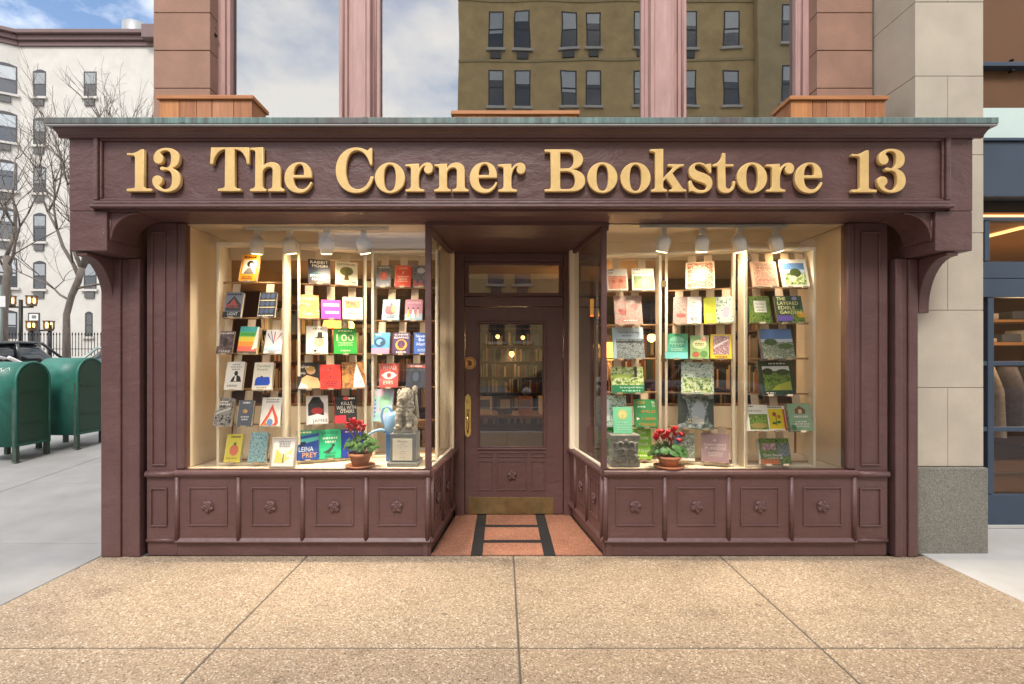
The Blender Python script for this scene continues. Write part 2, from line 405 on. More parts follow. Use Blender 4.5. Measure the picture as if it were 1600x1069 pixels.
for i in range(4):
    for (y0, y1) in ((-4.7, -3.0), (-3.0, -1.30), (-1.30, .02)):
        slab('paving_slab', TAN, apron, XL + 1.67 * i, XL + 1.67 * (i + 1), y0, y1, gap=.012)
side = struct(MB().add([(-8, -4.7, -.05), (XL, -4.7, -.05), (XL, .3, -.05), (-8, .3, -.05), (XL, 5, -.004 + slope(-4, 5)), (-8, 5, -.004 + slope(-4, 5)), (XL, 34, -.02 + slope(-4, 34)), (-8, 34, -.02 + slope(-4, 34))],
              [(0, 1, 2, 3), (3, 2, 4, 5), (5, 4, 6, 7)]).build('side_pavement', JOINT, fix=False))
yy = [-4.7, -3.32, -1.54, .3, 1.9, 3.45, 5.0, 7.45, 9.25, 11.05, 14.6, 18.2, 22, 26, 30]
for a, b in zip(yy, yy[1:]):
    for x0, x1 in ((-8.0, -5.62), (-5.62, XL)):
        slab('paving_slab', GREYWALK, side, x0, x1, a, b, f=lambda x, y: slope(-4, y), th=.06, gap=.012)
np_ = struct(box('neighbour_pavement', JOINT, None, XR + .01, 12, -4.7, .9, -.14, -.02, 0))
for i in range(5):
    for (y0, y1) in ((-4.7, -2.2), (-2.2, .9)):
        slab('paving_slab', PALEWALK, np_, XR + 1.7 * i, XR + 1.7 * (i + 1), y0, y1, top=-.002)
struct(box('kerb', PALEWALK, None, -8.0, 30, -4.9, -4.704, -.17, 0, .02))
struct(MB().add([(-8.25, -4.9, -.17), (-8.01, -4.9, -.17), (-8.01, -4.9, 0), (-8.25, -4.9, 0), (-8.25, 34, 1.5), (-8.01, 34, 1.5), (-8.01, 34, slope(-9, 34)), (-8.25, 34, slope(-9, 34)), (-8.25, .3, -.17), (-8.01, .3, -.17), (-8.01, .3, 0), (-8.25, .3, 0)],
    [(0, 1, 2, 3), (3, 2, 10, 11), (11, 10, 6, 7), (0, 3, 11, 8), (8, 11, 7, 4), (1, 9, 10, 2), (9, 5, 6, 10), (4, 7, 6, 5)]).build('kerb', PALEWALK))
struct(box('far_pavement', GREYWALK, None, -3, 40, -23.3, -18, -.17, 0, .02))
struct(box('lane_marking', mat('road_paint', (.7, .7, .68), .7, 0, .1), None, -3, 40, -12.1, -11.98, -.169, -.164, 0))
struct(MB().add([(x, y, -.05 + slope(-30, y)) for x, y in ((-45, 10), (-15.5, 10), (-15.5, 34), (-45, 34))], [(0, 1, 2, 3)]).build('far_side_pavement', GREYWALK, fix=False))

# ================================================================== THE BOOKSHOP BUILDING
SHOP = thing('bookshop_building', 'maroon painted corner bookshop front with gold lettered sign and two display windows', 'building', (0, 0, 0))
YB = .57                                            # plane of the upper brownstone wall
# ---- brownstone piers above the sign
def pier(x0, x1, yback):
    p = MB().box(x0 + .012, x1 - .012, YB + .012, yback - .005, 3.3, 7.2).build('stone_pier', BROWNJ, SHOP)
    z = 3.385 - .347
    while z < 7.2:
        z0 = max(z, 3.32); z1 = min(z + .347, 7.2)
        MB().box(x0, x1, YB + random.Random(int(z * 100)).uniform(0, .003), yback, z0 + .003, z1 - .003).build('stone_block', BROWN, p, .005)
        z += .347
    return p
pier(-3.205, X(328, YB), .86); pier(X(1277, YB), 3.40, .86)
YG = .79
wall = MB().box(-3.2, 3.39, .88, 9.3, 2.9, 3.28).box(-3.2, 3.39, 1.55, 9.3, 3.3, 7.2).box(-3.2, 3.39, .95, 1.55, 6.9, 7.2).build('upper_wall', mat('dark_interior', (.03, .028, .027), .9, 0, .1), SHOP)
MB().box(-3.2, 3.39, YB, .94, 7.21, 8.4).box(-3.195, 3.385, .945, 9.3, 7.21, 8.4).build('upper_masonry', BROWN, SHOP)
box('end_wall', BROWN, SHOP, -3.205, -3.06, .87, 9.3, -.05, 7.19)
box('party_wall', BROWN, SHOP, 3.30, 3.395, .87, 9.3, -.05, 7.19)
gl = [(365, 532), (596, 1005), (1070, 1238)]
for a, b in gl:
    xa, xb = X(a, YG), X(b, YG)
    wv = part('upper_window', SHOP, ((xa + xb) / 2, YG, 3.3))
    MB().box(xa - .03, xb + .03, YG, YG + .008, 3.3, 6.9).build('pane', REFGLASS, wv)
    for (q0, q1) in ((xa - .085, xa - .002), (xb + .002, xb + .085)):
        box('window_frame', FRAMEPINK, wv, q0, q1, YG - .055, YG + .03, 3.3, 6.9, .006)
        k = q0 if q0 < (xa + xb) / 2 else q1
        MB().tube([((q0 + q1) / 2, YG - .058, 3.3), ((q0 + q1) / 2, YG - .058, 6.9)], .012, 8).build('window_bead', FRAMEPINK, wv)
for a, b in ((546.5, 578), (1017, 1054)):
    xa, xb = X(a, .65), X(b, .65)
    m_ = part('mullion', SHOP, (xa, .65, 3.3))
    box('mullion_post', FRAMEPINK, m_, xa, xb, .65, YG + .04, 3.3, 6.9, .008)
    box('mullion_fillet', FRAMEPINK, m_, xa + .035, xb - .035, .632, .655, 3.3, 6.9, .006)
    box('mullion_back', FRAMEPINK, m_, xa - .06, xb + .06, YG - .03, YG + .05, 3.3, 6.9, .004)
for s, xa in ((1, X(331, .66)), (-1, X(1276, .66))):
    j = part('window_jamb', SHOP, (xa, .66, 3.3))
    box('jamb_board', FRAMEPINK, j, min(xa, xa + s * .10), max(xa, xa + s * .10), .70, .86, 3.3, 6.9, .006)
    box('jamb_bead', FRAMEPINK, j, min(xa + s * .10, xa + s * .135), max(xa + s * .10, xa + s * .135), .725, .86, 3.3, 6.9, .01)
hk = MB().tube([(X(335, .69), .69, Z(36, .69)), (X(338, .69), .66, Z(48, .69)), (X(335, .69), .66, Z(52, .69)), (X(342, .69), .65, Z(61, .69))], .012, 8).ball((X(336, .69), .675, Z(50, .69)), .022).build('shutter_hook', IRON, SHOP)

# ---- sign box with mouldings, cornice
YS = -.30
xl, xr = -3.241, 3.518
sign = MB().box(xl + .004, xr - .004, YS + .018, .86, 2.70, 3.294).build('sign_box', MAROON, SHOP, .004)
for a, b in ((xl, -3.05), (3.342, xr)):
    box('sign_end', MAROON, sign, a, b, YS, YS + .10, 2.703, 3.296, .004)
# end blocks with quarter-round spandrels and corbels
for s in (-1, 1):
    x0, x1 = (xl + .001, -2.961) if s < 0 else (3.241, xr - .001)
    blk = box('end_block', MAROON, SHOP, x0, x1, YS + .001, .30, 2.405, 2.70, .005)
    xi = x1 if s < 0 else x0; t = -s
    arc = [(xi + t * .001, 2.699), (xi + t * .001, 2.49)] + [(xi + t * (.012 + .205 * (1 - math.cos(R(a)))), 2.49 + .203 * math.sin(R(a))) for a in range(0, 91, 9)] + [(xi + t * .225, 2.699)]
    MB().prism(arc, 'y', YS + .03, -.002).build('spandrel', MAROON, blk, .003)
    rim = [(xi + t * (.012 + .205 * (1 - math.cos(R(a)))), YS + .026, 2.49 + .203 * math.sin(R(a))) for a in range(0, 91, 9)]
    MB().tube(rim, .010, 8).tube([(xi + t * .006, YS + .03, 2.48), (xi + t * .006, YS + .03, 2.69)], .007, 6).build('spandrel_bead', MAROON, blk)
    bx = (-3.212, -3.125) if s < 0 else (3.345, 3.43)
    prof = [(.05, 2.40), (YS + .02, 2.40), (YS + .02, 2.372)]
    for a in range(0, 91, 9):
        prof.append((-.016 + (YS + .05 + .016) * (1 - math.sin(R(a))), 2.372 - .375 * (1 - math.cos(R(a)))))
    prof += [(-.016, 1.965), (.05, 1.965)]
    MB().prism(prof, 'x', *bx).build('corbel', MAROON, blk, .006)
# panel moulding frames
def frame(name, m, parent, x0, x1, z0, z1, w_, y0, y1, bevel=.006, T=None):
    o = []
    for a in ((x0, x1, z1 - w_, z1), (x0, x1, z0, z0 + w_), (x0, x0 + w_, z0 + w_, z1 - w_), (x1 - w_, x1, z0 + w_, z1 - w_)):
        b = MB(); b.T = T; b.box(a[0], a[1], y0, y1, a[2], a[3]); o.append(b.build(name, m, parent, bevel, 3))
    return o
frame('panel_moulding', MAROON, sign, -3.049, 3.341, 2.742, 3.282, .034, YS - .022, YS + .02, .010)
frame('panel_moulding', MAROON, sign, -3.014, 3.306, 2.777, 3.247, .018, YS - .004, YS + .02, .008)
box('sign_ledge', MAROON, sign, -3.062, 3.354, YS - .045, YS + .02, 2.716, 2.741, .011)
# cornice
cor = MB().box(xl - .10, xr + .10, -.40, .56, 3.312, 3.357).build('cornice', COPPER, SHOP, .004)
MB().box(xl - .096, xr + .096, -.396, .55, 3.298, 3.311).build('drip_edge', mat('pale_drip_edge', (.30, .29, .30), .5, .2, .1, 4), cor, .003)
crown = [(-.30 + .03, 3.2965), (-.372, 3.2965), (-.368, 3.288), (-.345, 3.276), (-.326, 3.262), (-.318, 3.243), (-.296, 3.243)]
MB().prism(crown, 'x', xl - .065, xr + .065).build('crown_moulding', MAROON, cor, .002)
for s, xe in ((-1, xl), (1, xr)):
    MB().prism([(xe - s * .004, 3.243), (xe + s * .018, 3.243), (xe + s * .026, 3.262), (xe + s * .045, 3.276), (xe + s * .068, 3.288), (xe + s * .072, 3.2965), (xe - s * .004, 3.2965)], 'y', -.29, .5).build('crown_return', MAROON, cor, .002)
for i, xx in enumerate((-2.35, -1.02, .43, 1.53, 2.73)):
    box('copper_seam', COPPER, cor, xx, xx + .035, -.4025, -.39, 3.316, 3.3585, .001)
# ---- gilded letters
GL = {
 '1': (190, 10., 'M 75 168 L 150 172 C 220 165 260 125 300 110 L 340 110 L 340 680 C 340 705 355 718 385 722 L 465 727 L 465 770 L 72 770 L 72 727 L 160 722 C 190 718 200 705 200 680 L 200 260 C 200 225 190 208 150 205 L 75 203 Z'),
 '3': (190, 10., 'M 490 250 C 490 150 570 88 690 88 C 820 88 900 150 900 250 C 900 340 850 390 780 405 C 870 430 915 500 915 590 C 915 710 820 780 690 780 C 560 780 470 700 470 600 C 470 555 505 520 550 520 C 600 520 630 555 630 600 C 630 640 600 650 580 680 C 600 715 640 735 670 735 C 740 735 780 690 780 580 C 780 480 750 440 690 435 C 660 432 650 440 630 440 C 605 440 592 430 592 410 C 592 390 605 382 630 382 C 650 382 660 395 700 395 C 745 380 765 340 765 240 C 765 160 730 130 680 130 C 640 130 610 145 600 175 C 625 205 645 220 645 260 C 645 310 610 340 570 340 C 520 340 490 300 490 250 Z'),
 'T': (325, 9.41, 'M 38 75 L 600 75 L 610 320 L 565 320 C 555 220 500 110 390 105 L 390 640 C 392 665 410 675 430 678 L 475 685 L 475 722 L 138 722 L 138 685 L 195 678 C 225 672 240 660 240 635 L 245 105 C 140 110 80 230 72 322 L 22 322 Z'),
 'h': (325, 9.41, 'M 616 80 L 805 72 L 805 350 C 830 310 880 292 935 292 C 1020 292 1065 340 1065 420 L 1065 640 C 1068 670 1080 680 1118 688 L 1118 725 L 880 725 L 880 688 C 925 682 940 670 940 640 L 945 420 C 945 385 930 365 895 365 C 845 365 805 400 800 450 L 800 640 C 803 670 815 682 850 688 L 850 725 L 612 725 L 612 688 C 660 682 682 670 685 640 L 690 150 C 690 125 670 115 616 112 Z'),
 'e': (325, 9.41, 'M 1525 525 L 1255 525 C 1255 630 1300 690 1375 690 C 1430 690 1470 650 1505 580 L 1530 595 C 1490 700 1430 750 1340 750 C 1210 750 1118 660 1118 530 C 1118 400 1210 292 1345 292 C 1460 292 1530 380 1525 525 Z M 1255 482 L 1405 482 C 1410 390 1390 325 1345 325 C 1290 325 1255 390 1255 482 Z'),
 'C': (515, 9.41, 'M 555 122 L 595 82 L 620 80 L 628 335 L 590 335 C 560 210 490 122 400 122 C 300 122 240 230 240 410 C 240 590 300 690 410 690 C 500 690 570 610 600 500 L 645 505 C 620 660 530 750 385 750 C 210 750 85 610 85 415 C 85 220 210 75 385 75 C 450 75 500 95 555 122 Z'),
 'o': (840, 9.41, 'M 955 294 C 1078 294 1178 396 1178 522 C 1178 648 1078 750 955 750 C 832 750 732 648 732 522 C 732 396 832 294 955 294 Z M 955 330 C 900 330 870 390 870 520 C 870 650 900 714 955 714 C 1010 714 1040 650 1040 520 C 1040 390 1010 330 955 330 Z'),
 'r': (515, 9.41, 'M 1110 325 L 1310 312 L 1310 390 C 1335 340 1380 298 1440 298 C 1490 298 1520 335 1520 380 C 1520 430 1490 465 1450 465 C 1410 465 1385 435 1385 400 C 1385 375 1400 365 1405 350 C 1360 350 1315 430 1312 520 L 1312 640 C 1314 675 1330 690 1392 695 L 1392 728 L 1115 728 L 1115 695 C 1170 690 1190 675 1192 640 L 1192 400 C 1192 370 1180 358 1110 355 Z'),
 'n': (670, 9.41, 'M 78 325 L 265 312 L 265 380 C 295 325 345 298 405 298 C 485 298 530 345 530 430 L 530 640 C 533 675 550 690 585 695 L 585 728 L 345 728 L 345 695 C 390 688 405 675 408 640 L 410 430 C 410 395 395 375 360 375 C 310 375 270 415 268 460 L 268 640 C 270 675 285 690 322 695 L 322 728 L 78 728 L 78 695 C 130 688 148 675 150 640 L 148 400 C 148 370 135 358 78 355 Z'),
 'B': (840, 9.41, 'M 105 105 L 460 105 C 600 105 672 165 672 255 C 672 330 610 380 515 400 C 640 415 703 480 703 570 C 703 680 610 728 480 728 L 105 728 L 105 690 L 165 690 C 185 688 195 675 195 650 L 190 180 C 190 155 180 145 160 145 L 105 145 Z M 335 148 L 430 148 C 500 150 530 185 530 260 C 530 345 490 385 430 385 L 335 385 Z M 335 430 L 420 430 C 510 430 550 480 550 565 C 550 650 510 690 440 690 L 370 690 C 345 690 335 680 335 655 Z'),
 'k': (990, 9.41, 'M 245 105 L 440 95 L 440 525 L 560 400 C 590 370 580 360 510 355 L 510 322 L 745 322 L 745 352 C 700 358 680 365 640 395 L 575 455 L 720 670 C 735 688 750 692 780 695 L 780 730 L 528 730 L 528 698 C 575 692 585 680 565 650 L 480 535 L 440 580 L 440 650 C 442 680 455 692 498 698 L 498 732 L 265 732 L 265 698 C 305 692 318 680 320 650 L 320 180 C 320 150 305 140 245 135 Z'),
 's': (990, 9.41, 'M 1095 318 L 1145 312 L 1150 455 L 1120 455 C 1080 380 1030 325 965 325 C 925 325 900 345 905 380 C 910 410 950 425 1010 445 C 1110 475 1165 520 1165 600 C 1165 695 1090 750 990 750 C 930 750 900 735 870 720 L 835 728 L 815 728 L 820 565 L 855 565 C 875 650 930 705 1000 705 C 1050 705 1080 685 1078 655 C 1075 620 1040 605 970 585 C 870 555 815 510 815 430 C 815 345 885 298 965 298 C 1010 298 1040 312 1070 330 Z'),
 't': (990, 9.41, 'M 1310 158 L 1355 158 L 1355 322 L 1475 322 L 1475 358 L 1355 358 L 1360 630 C 1360 665 1375 685 1405 685 C 1440 685 1460 650 1465 572 L 1503 572 C 1503 690 1450 750 1360 750 C 1280 750 1245 700 1242 640 L 1235 358 L 1170 358 L 1170 325 C 1250 310 1300 250 1310 158 Z'),
}
YL = YS - .006; SL = F / (YL - .02 - CY)
LM = {}
for ch, (ox, sc_, pth) in GL.items():
    loops = svg(pth); bx0 = min(p[0] for p in loops[0])
    LM[ch] = (curve_mesh([[((p[0] - bx0) / sc_ / SL, -(p[1] - 400) / sc_ / SL) for p in lp] for lp in loops], .013, .0045, 2), ox + bx0 / sc_, 222 + 400 / sc_)
    LM[ch][0].materials.append(GOLD); LM[ch][0].name = 'letter'
for ch, ddx, ddy in [('1', 0, 0), ('3', 0, 0), ('T', 0, 0), ('h', 0, 0), ('e', 0, 0), ('C', 0, 0), ('o', -332.5, .3), ('r', 0, 0), ('n', 0, 0), ('e', 289.7, 0), ('r', 144.9, .3),
                     ('B', 0, 0), ('o', 0, 0), ('o', 51.9, .3), ('k', 0, 0), ('s', 0, 0), ('t', 0, 0), ('o', 234.2, .2), ('r', 565, .3), ('e', 798.6, .4), ('1', 1134.3, 1.5), ('3', 1134.6, 1.3)]:
    me, lx, ly = LM[ch]
    place(me, 'letter', sign, ((lx + ddx - 785) / SL, YL, EYE - (ly + ddy - 560) / SL), (R(90), 0, 0))

# ---- posts, pilasters
def post(xs_, ztop):
    p = MB().box(xs_[0] + .006, xs_[-1] - .006, .0, .28, .0, ztop).build('corner_post', MAROON, SHOP, .003)
    for a, b, y in zip(xs_, xs_[1:], (-.022, -.006, -.02)):
        box('post_board', MAROON, p, a, b - .0015, y, .10, .004, ztop, .006)
    return p
post([-3.222, -3.065, -3.002, -2.912], 2.40); post([3.155, 3.21, 3.262, 3.34], 2.40)
box('side_return', MAROON, SHOP, -3.215, -3.09, .285, .86, 0, 2.695)
for a, b in ((-2.911, -2.878), (3.117, 3.154)):
    box('shutter_track', BLACK, SHOP, a, b, .06, .12, 0, 2.69, 0)
for a, b, pa, pb in ((-2.877, -2.634, 236, 258), (2.851, 3.116, 1346, 1376)):
    p = MB().box(a, b, .012, .16, .118, 2.695).build('pilaster', MAROON, SHOP, .004)
    xa, xb = X(pa, 0), X(pb, 0)
    frame('pilaster_moulding', MAROON, p, xa, xb, Z(728, 0), Z(362, 0), .012, -.002, .016, .005)
    frame('pilaster_moulding', MAROON, p, xa - .012, xb + .012, .24, .555, .014, -.002, .016, .005)
    MB().tube([(a + .004, .0, .665), (b - .004, .0, .665)], .026, 12).build('pilaster_ring', MAROON, p)
    MB().tube([(a + .003, .012, .128), (b - .003, .012, .128)], .016, 10).build('pilaster_foot', MAROON, p)
    box('pilaster_plinth', MAROON, p, a + .001, b - .001, .022, .16, .001, .117, .004)
for a, b in ((-2.633, -2.572), (2.789, 2.850)):
    box('window_stile', MAROON, SHOP, a, b, .004, .10, .70, 2.695, .014)

# ---- dado (stall riser) in wall-local coordinates: u along the wall, n = outwards (-y)
def rosette_mesh():
    b = MB()
    b.lathe([(.046, 0), (.046, .004), (.038, .009), (.001, .010)], (0, 0, 0), 20)
    for i in range(len(b.v)): q = b.v[i]; b.v[i] = Vector((q.x, -q.z, q.y))
    for k in range(5):
        a = 2 * math.pi * k / 5 + .3; rot = Matrix.Rotation(-a - .5, 3, 'Y')
        b.ball((.030 * math.cos(a), -.010, .030 * math.sin(a)), .024, .011, .015, 10, 6, rot)
        b.ball((.016 * math.cos(a + .6), -.015, .016 * math.sin(a + .6)), .014, .009, .009, 8, 5, rot)
    b.ball((0, -.019, 0), .010, .008, .010, 8, 6)
    o = b.build('rosette', MAROON); me = o.data; me.transform(Matrix.Translation(WP['rosette'])); bpy.data.objects.remove(o); return me
ROS = rosette_mesh()
def dado(P0, P1, panels, pw=.315, ph=.315, ends=True):
    P0 = Vector((*P0, 0)); P1 = Vector((*P1, 0)); u = (P1 - P0).normalized(); Lw = (P1 - P0).length
    ang = math.atan2(u.y, u.x); T = Matrix.Translation(P0) @ Matrix.Rotation(ang, 4, 'Z')
    b = MB(); b.T = T; b.box(0, Lw, .0, .06, .118, .70)
    d = b.build('stall_riser', MAROON, SHOP, .003)
    b = MB(); b.T = T; b.box(0, Lw, .018, .06, .0, .116); b.build('plinth', MAROON, d, .004)
    b = MB(); b.T = T
    b.prism([(.02, .700), (-.018, .700), (-.034, .690), (-.038, .672), (-.030, .658), (-.014, .652), (-.010, .640), (.0, .636), (.02, .636)], 'x', -.004, Lw + .004); b.build('sill_moulding', MAROON, d, .002)
    b = MB(); b.T = T; b.prism([(.002, .118), (-.022, .118), (-.022, .128), (-.006, .152), (.002, .155)], 'x', 0, Lw); b.build('base_moulding', MAROON, d, .002)
    for q in panels:
        b = MB(); b.T = T; b.tube([(q, -.002, .12), (q, -.002, .645)], .019, 10); b.build('riser_divider', MAROON, d)
    for q0, q1 in zip(panels, panels[1:]):
        c = (q0 + q1) / 2
        frame('riser_moulding', MAROON, d, c - pw / 2, c + pw / 2, .405 - ph / 2, .405 + ph / 2, .014, -.010, .002, .005, T)
        place(ROS, 'rosette', d, T @ Vector((c, -.002, .405)), (0, random.Random(int(c * 99)).uniform(0, 2), ang))
    return d
dado((-2.633, 0), (-.583, 0), [.012, .507, 1.022, 1.535, 2.03])
dado((.821, 0), (2.851, 0), [.012, .487, 1.001, 1.508, 2.014])
RL0, RL1, RR0, RR1 = (-.583, .0), (-.477, 1.08), (.821, .0), (.686, 1.08)
dado(RL0, RL1, [.05, .47, .86], .25); dado(RR1, RR0, [.23, .62, 1.04], .25)

# ---- display glass
def pane(name, P0, P1, z0, z1, m, parent, th=.008):
    P0 = Vector((*P0, 0)); P1 = Vector((*P1, 0)); u = (P1 - P0); T = Matrix.Translation(P0) @ Matrix.Rotation(math.atan2(u.y, u.x), 4, 'Z')
    b = MB(); b.T = T; b.add([(0, 0, z0), (u.length, 0, z0), (u.length, 0, z1), (0, 0, z1)], [(0, 1, 2, 3)]); return b.build(name, m, parent, fix=False)
lw = part('display_window', SHOP, (-1.6, .03, .7)); rw = part('display_window', SHOP, (1.8, .03, .7))
pane('pane', (-2.575, .035), (-.62, .035), .70, 2.695, GLASS, lw); pane('pane', (.842, .035), (2.79, .035), .70, 2.695, GLASS, rw)
pane('pane', (-.600, .04), (-.493, 1.05), .70, 2.66, GLASS, lw); pane('pane', (.836, .04), (.703, 1.05), .70, 2.66, GLASS, rw)
box('corner_mullion', MAROON, lw, X(664, 0), X(673.5, 0), .006, .05, .70, 2.695, .004)
box('corner_mullion', MAROON, rw, X(940, 0), X(948.5, 0), .006, .05, .70, 2.695, .004)
for (P0, P1, par) in ((RL0, RL1, lw), (RR1, RR0, rw)):
    P0 = Vector((*P0, 0)); P1 = Vector((*P1, 0)); u = P1 - P0
    T = Matrix.Translation(P0) @ Matrix.Rotation(math.atan2(u.y, u.x), 4, 'Z')
    b = MB(); b.T = T; b.box(.03, u.length - .03, -.004, .05, 2.64, 2.70); b.build('window_head', MAROON, par, .006)
    b = MB(); b.T = T; b.box(.02, u.length - .02, .004, .03, .701, .718); b.build('glass_bead', CREAMLT, par, .003)

# ---- display cases (cream boxes behind the glass)
def case(name, wx, inner, outer_y, recx0, recx1, s):
    c = part(name, SHOP, (wx, .3, .69))
    x0, x1 = sorted((wx, inner))
    poly = [(wx, .06), (recx0 - s * .0, .06), (recx1, 1.04), (recx1 + s * .35, 1.04), (recx1 + s * .35, .74), (wx, .74)]
    MB().prism(poly, 'z', .655, .699).build('case_floor', CREAM, c, .002)
    MB().prism(poly, 'z', 2.692, 2.72).build('case_ceiling', CREAM, c)
    a, b = sorted((wx, wx + s * .03))
    box('case_wall', CREAM, c, a, b, .06, .74, .70, 2.69)
    a, b = sorted((wx - s * .001, recx1 - s * -.1))
    box('case_header', CREAM, c, a, b, .70, .74, 2.53, 2.691, .004)
    box('case_back_board', CREAM, c, *sorted((wx - s * .03, recx1 + s * .36)), .72, .745, .70, 1.15, .004)
    box('case_back_rail', MIDWOOD, c, *sorted((wx - s * .03, recx1 + s * .36)), .715, .75, 1.151, 1.17, .004)
    return c
lc = case('display_case', -2.575, -.5, .5, -.63, -.515, -1)
rc = case('display_case', 2.795, .7, .5, .866, .732, 1)
box('case_post', CREAM, lc, X(687.5, .95), X(709, .95), .95, 1.045, .70, 2.69)
box('case_post', CREAM, rc, X(890.5, .95), X(922, .95), .95, 1.045, .70, 2.69)

# ---- recess: ceiling, door frame, door
MB().prism([(-.61, -.002), (.85, -.002), (.72, 1.09), (-.51, 1.09)], 'z', 2.672, 2.699).build('porch_ceiling', MAROON, SHOP)
frame_ = part('door_frame', SHOP, (.12, 1.1, 0))
YD = 1.10
box('jamb', MAROON, frame_, X(711, YD), X(726, YD), YD - .03, YD + .10, .002, 2.672, .006)
box('jamb', MAROON, frame_, X(880.5, YD), X(893, YD), YD - .03, YD + .10, .002, 2.672, .006)
box('head', MAROON, frame_, X(726, YD), X(880, YD), YD - .025, YD + .10, Z(409, YD), 2.671, .006)
box('transom_bar', MAROON, frame_, X(726, YD), X(880, YD), YD - .025, YD + .09, Z(479, YD), Z(464, YD), .008)
tl = part('transom_light', SHOP, (.12, YD, 2.4))
frame('transom_frame', MAROON, tl, X(727, YD), X(879, YD), Z(463, YD), Z(409, YD) - .002, .035, YD - .008, YD + .05, .006)
pane('pane', (X(731, YD), YD + .03), (X(875, YD), YD + .03), Z(462, YD), Z(411, YD), DOORGLASS, tl)
door = part('door', SHOP, (.12, YD, 0))
dx0, dx1, gx0, gx1, gz0, gz1 = X(727, YD), X(879.5, YD), X(748, YD), X(850, YD), Z(700, YD), Z(505, YD)
for a in ((dx0, gx0, .012, 2.12), (gx1, dx1, .012, 2.12), (gx0, gx1, gz1, 2.12), (gx0, gx1, .012, gz0)):
    box('door_rail', MAROON, door, a[0] + .0005, a[1] - .0005, YD, YD + .045, a[2], a[3], .001)
frame('door_moulding', MAROON, door, gx0 - .02, gx1 + .02, gz0 - .02, gz1 + .02, .022, YD - .014, YD + .002, .008)
frame('door_moulding', MAROON, door, gx0 + .002, gx1 - .002, gz0 + .002, gz1 - .002, .012, YD + .004, YD + .03, .004)
pane('door_pane', (gx0, YD + .022), (gx1, YD + .022), gz0, gz1, DOORGLASS, door)
for a, b in ((747, 770), (776.5, 823), (830, 853)):
    for z0, z1 in ((766.5, 720), (714.5, 707)):
        frame('door_moulding', MAROON, door, X(a, YD), X(b, YD), Z(z0, YD), Z(z1, YD), .010, YD - .008, YD + .001, .003)
place(ROS, 'rosette', door, (X(800, YD), YD - .002, Z(743, YD)))
kp = box('kick_plate', OLDBRASS, door, X(732, YD), X(865, YD), YD - .004, YD - .0005, Z(803, YD), Z(777, YD), .001)
hx = X(731, YD - .01); hz = Z(650, YD); n = 20
hp = MB()
out_ = []
for k in range(n + 1):
    t = k / n; zz = -.218 + .436 * t; e = abs(zz) - .17
    wd = .033 if e < 0 else max(.004, .033 * math.sqrt(max(0, 1 - (e / .048) ** 2)) * (1 if e > .015 else .9))
    out_.append((wd, zz))
hp.prism([(hx + a, hz + b) for a, b in out_] + [(hx - a, hz + b) for a, b in reversed(out_)], 'y', YD - .010, YD - .001)
hd = hp.build('door_handle', BRASS, door, .003)
MB().tube([(hx, YD - .012, hz + .02), (hx, YD - .045, hz + .01), (hx, YD - .058, hz - .04), (hx, YD - .058, hz - .10), (hx, YD - .04, hz - .15), (hx, YD - .012, hz - .17)], [.009, .008, .011, .011, .008, .009], 10).build('grip', BRASS, hd)
MB().lathe([(.016, 0), (.016, .008), (.01, .014), (0.001, .014)], (0, 0, 0), 16).build('lock_cylinder', BRASS, hd).location = (0, 0, 0)
lk = bpy.data.objects['lock_cylinder']; lk.rotation_euler = (R(90), 0, 0); lk.location = Vector((hx, YD - .011, hz + .15)) - WP[hd.name]
MB().tube([(hx, YD - .012, hz + .05), (hx, YD - .05, hz + .055)], [.012, .016], 8).build('thumb_latch', BRASS, hd)
med = MB(); mcx, mcz = X(734, YD), Z(567.5, YD)
med.prism([(mcx + .064 * math.cos(R(a)), mcz + .064 * math.sin(R(a))) for a in range(0, 360, 12)], 'y', YD - .006, YD - .001)
md = med.build('door_medallion', mat('orange_gilt', (.62, .33, .10), .5, .2, .1, 30), door)
rg = MB(); rg.mi = 0
rg.tube([(mcx + .052 * math.cos(R(a)), YD - .007, mcz + .052 * math.sin(R(a))) for a in range(0, 361, 12)], .003, 6)
rg.box(mcx - .016, mcx + .012, YD - .0075, YD - .006, mcz - .03, mcz + .026); rg.box(mcx + .013, mcx + .024, YD - .0075, YD - .006, mcz - .02, mcz + .012); rg.box(mcx - .026, mcx - .017, YD - .0075, YD - .006, mcz + .01, mcz + .03)
rg.build('medallion_print', mat('brown_ink', (.12, .05, .02), .6, 0, .1), md)

# ---- entrance floor: terracotta terrazzo with black bands
ef = struct(MB().prism([(-.60, .025), (.84, .025), (.70, 1.10), (-.49, 1.10)], 'z', -.12, -.004).build('entrance_floor', BLACKBAND))
def lx_(y): return -.583 + .106 * y / 1.08
def rx_(y): return .821 - .135 * y / 1.08
MB().prism([(lx_(.03), .03), (-.258, .03), (-.258, 1.10), (lx_(1.1), 1.10)], 'z', -.05, .004).build('terrazzo_panel', TERRA, ef)
MB().prism([(.432, .03), (rx_(.03), .03), (rx_(1.1), 1.10), (.432, 1.10)], 'z', -.05, .004).build('terrazzo_panel', TERRA, ef)
for a, b in ((-.2575, -.162), (.336, .4315)): box('black_band', BLACKBAND, ef, a, b, .03, 1.10, -.05, .003, 0)
for y0, y1 in ((.03, .298), (.372, .708), (.782, 1.10)): box('terrazzo_panel', TERRA, ef, -.1615, .3355, y0, y1, -.05, .004, 0)
for y0, y1 in ((.2985, .3715), (.7085, .7815)): box('black_band', BLACKBAND, ef, -.1615, .3355, y0, y1, -.05, .003, 0)

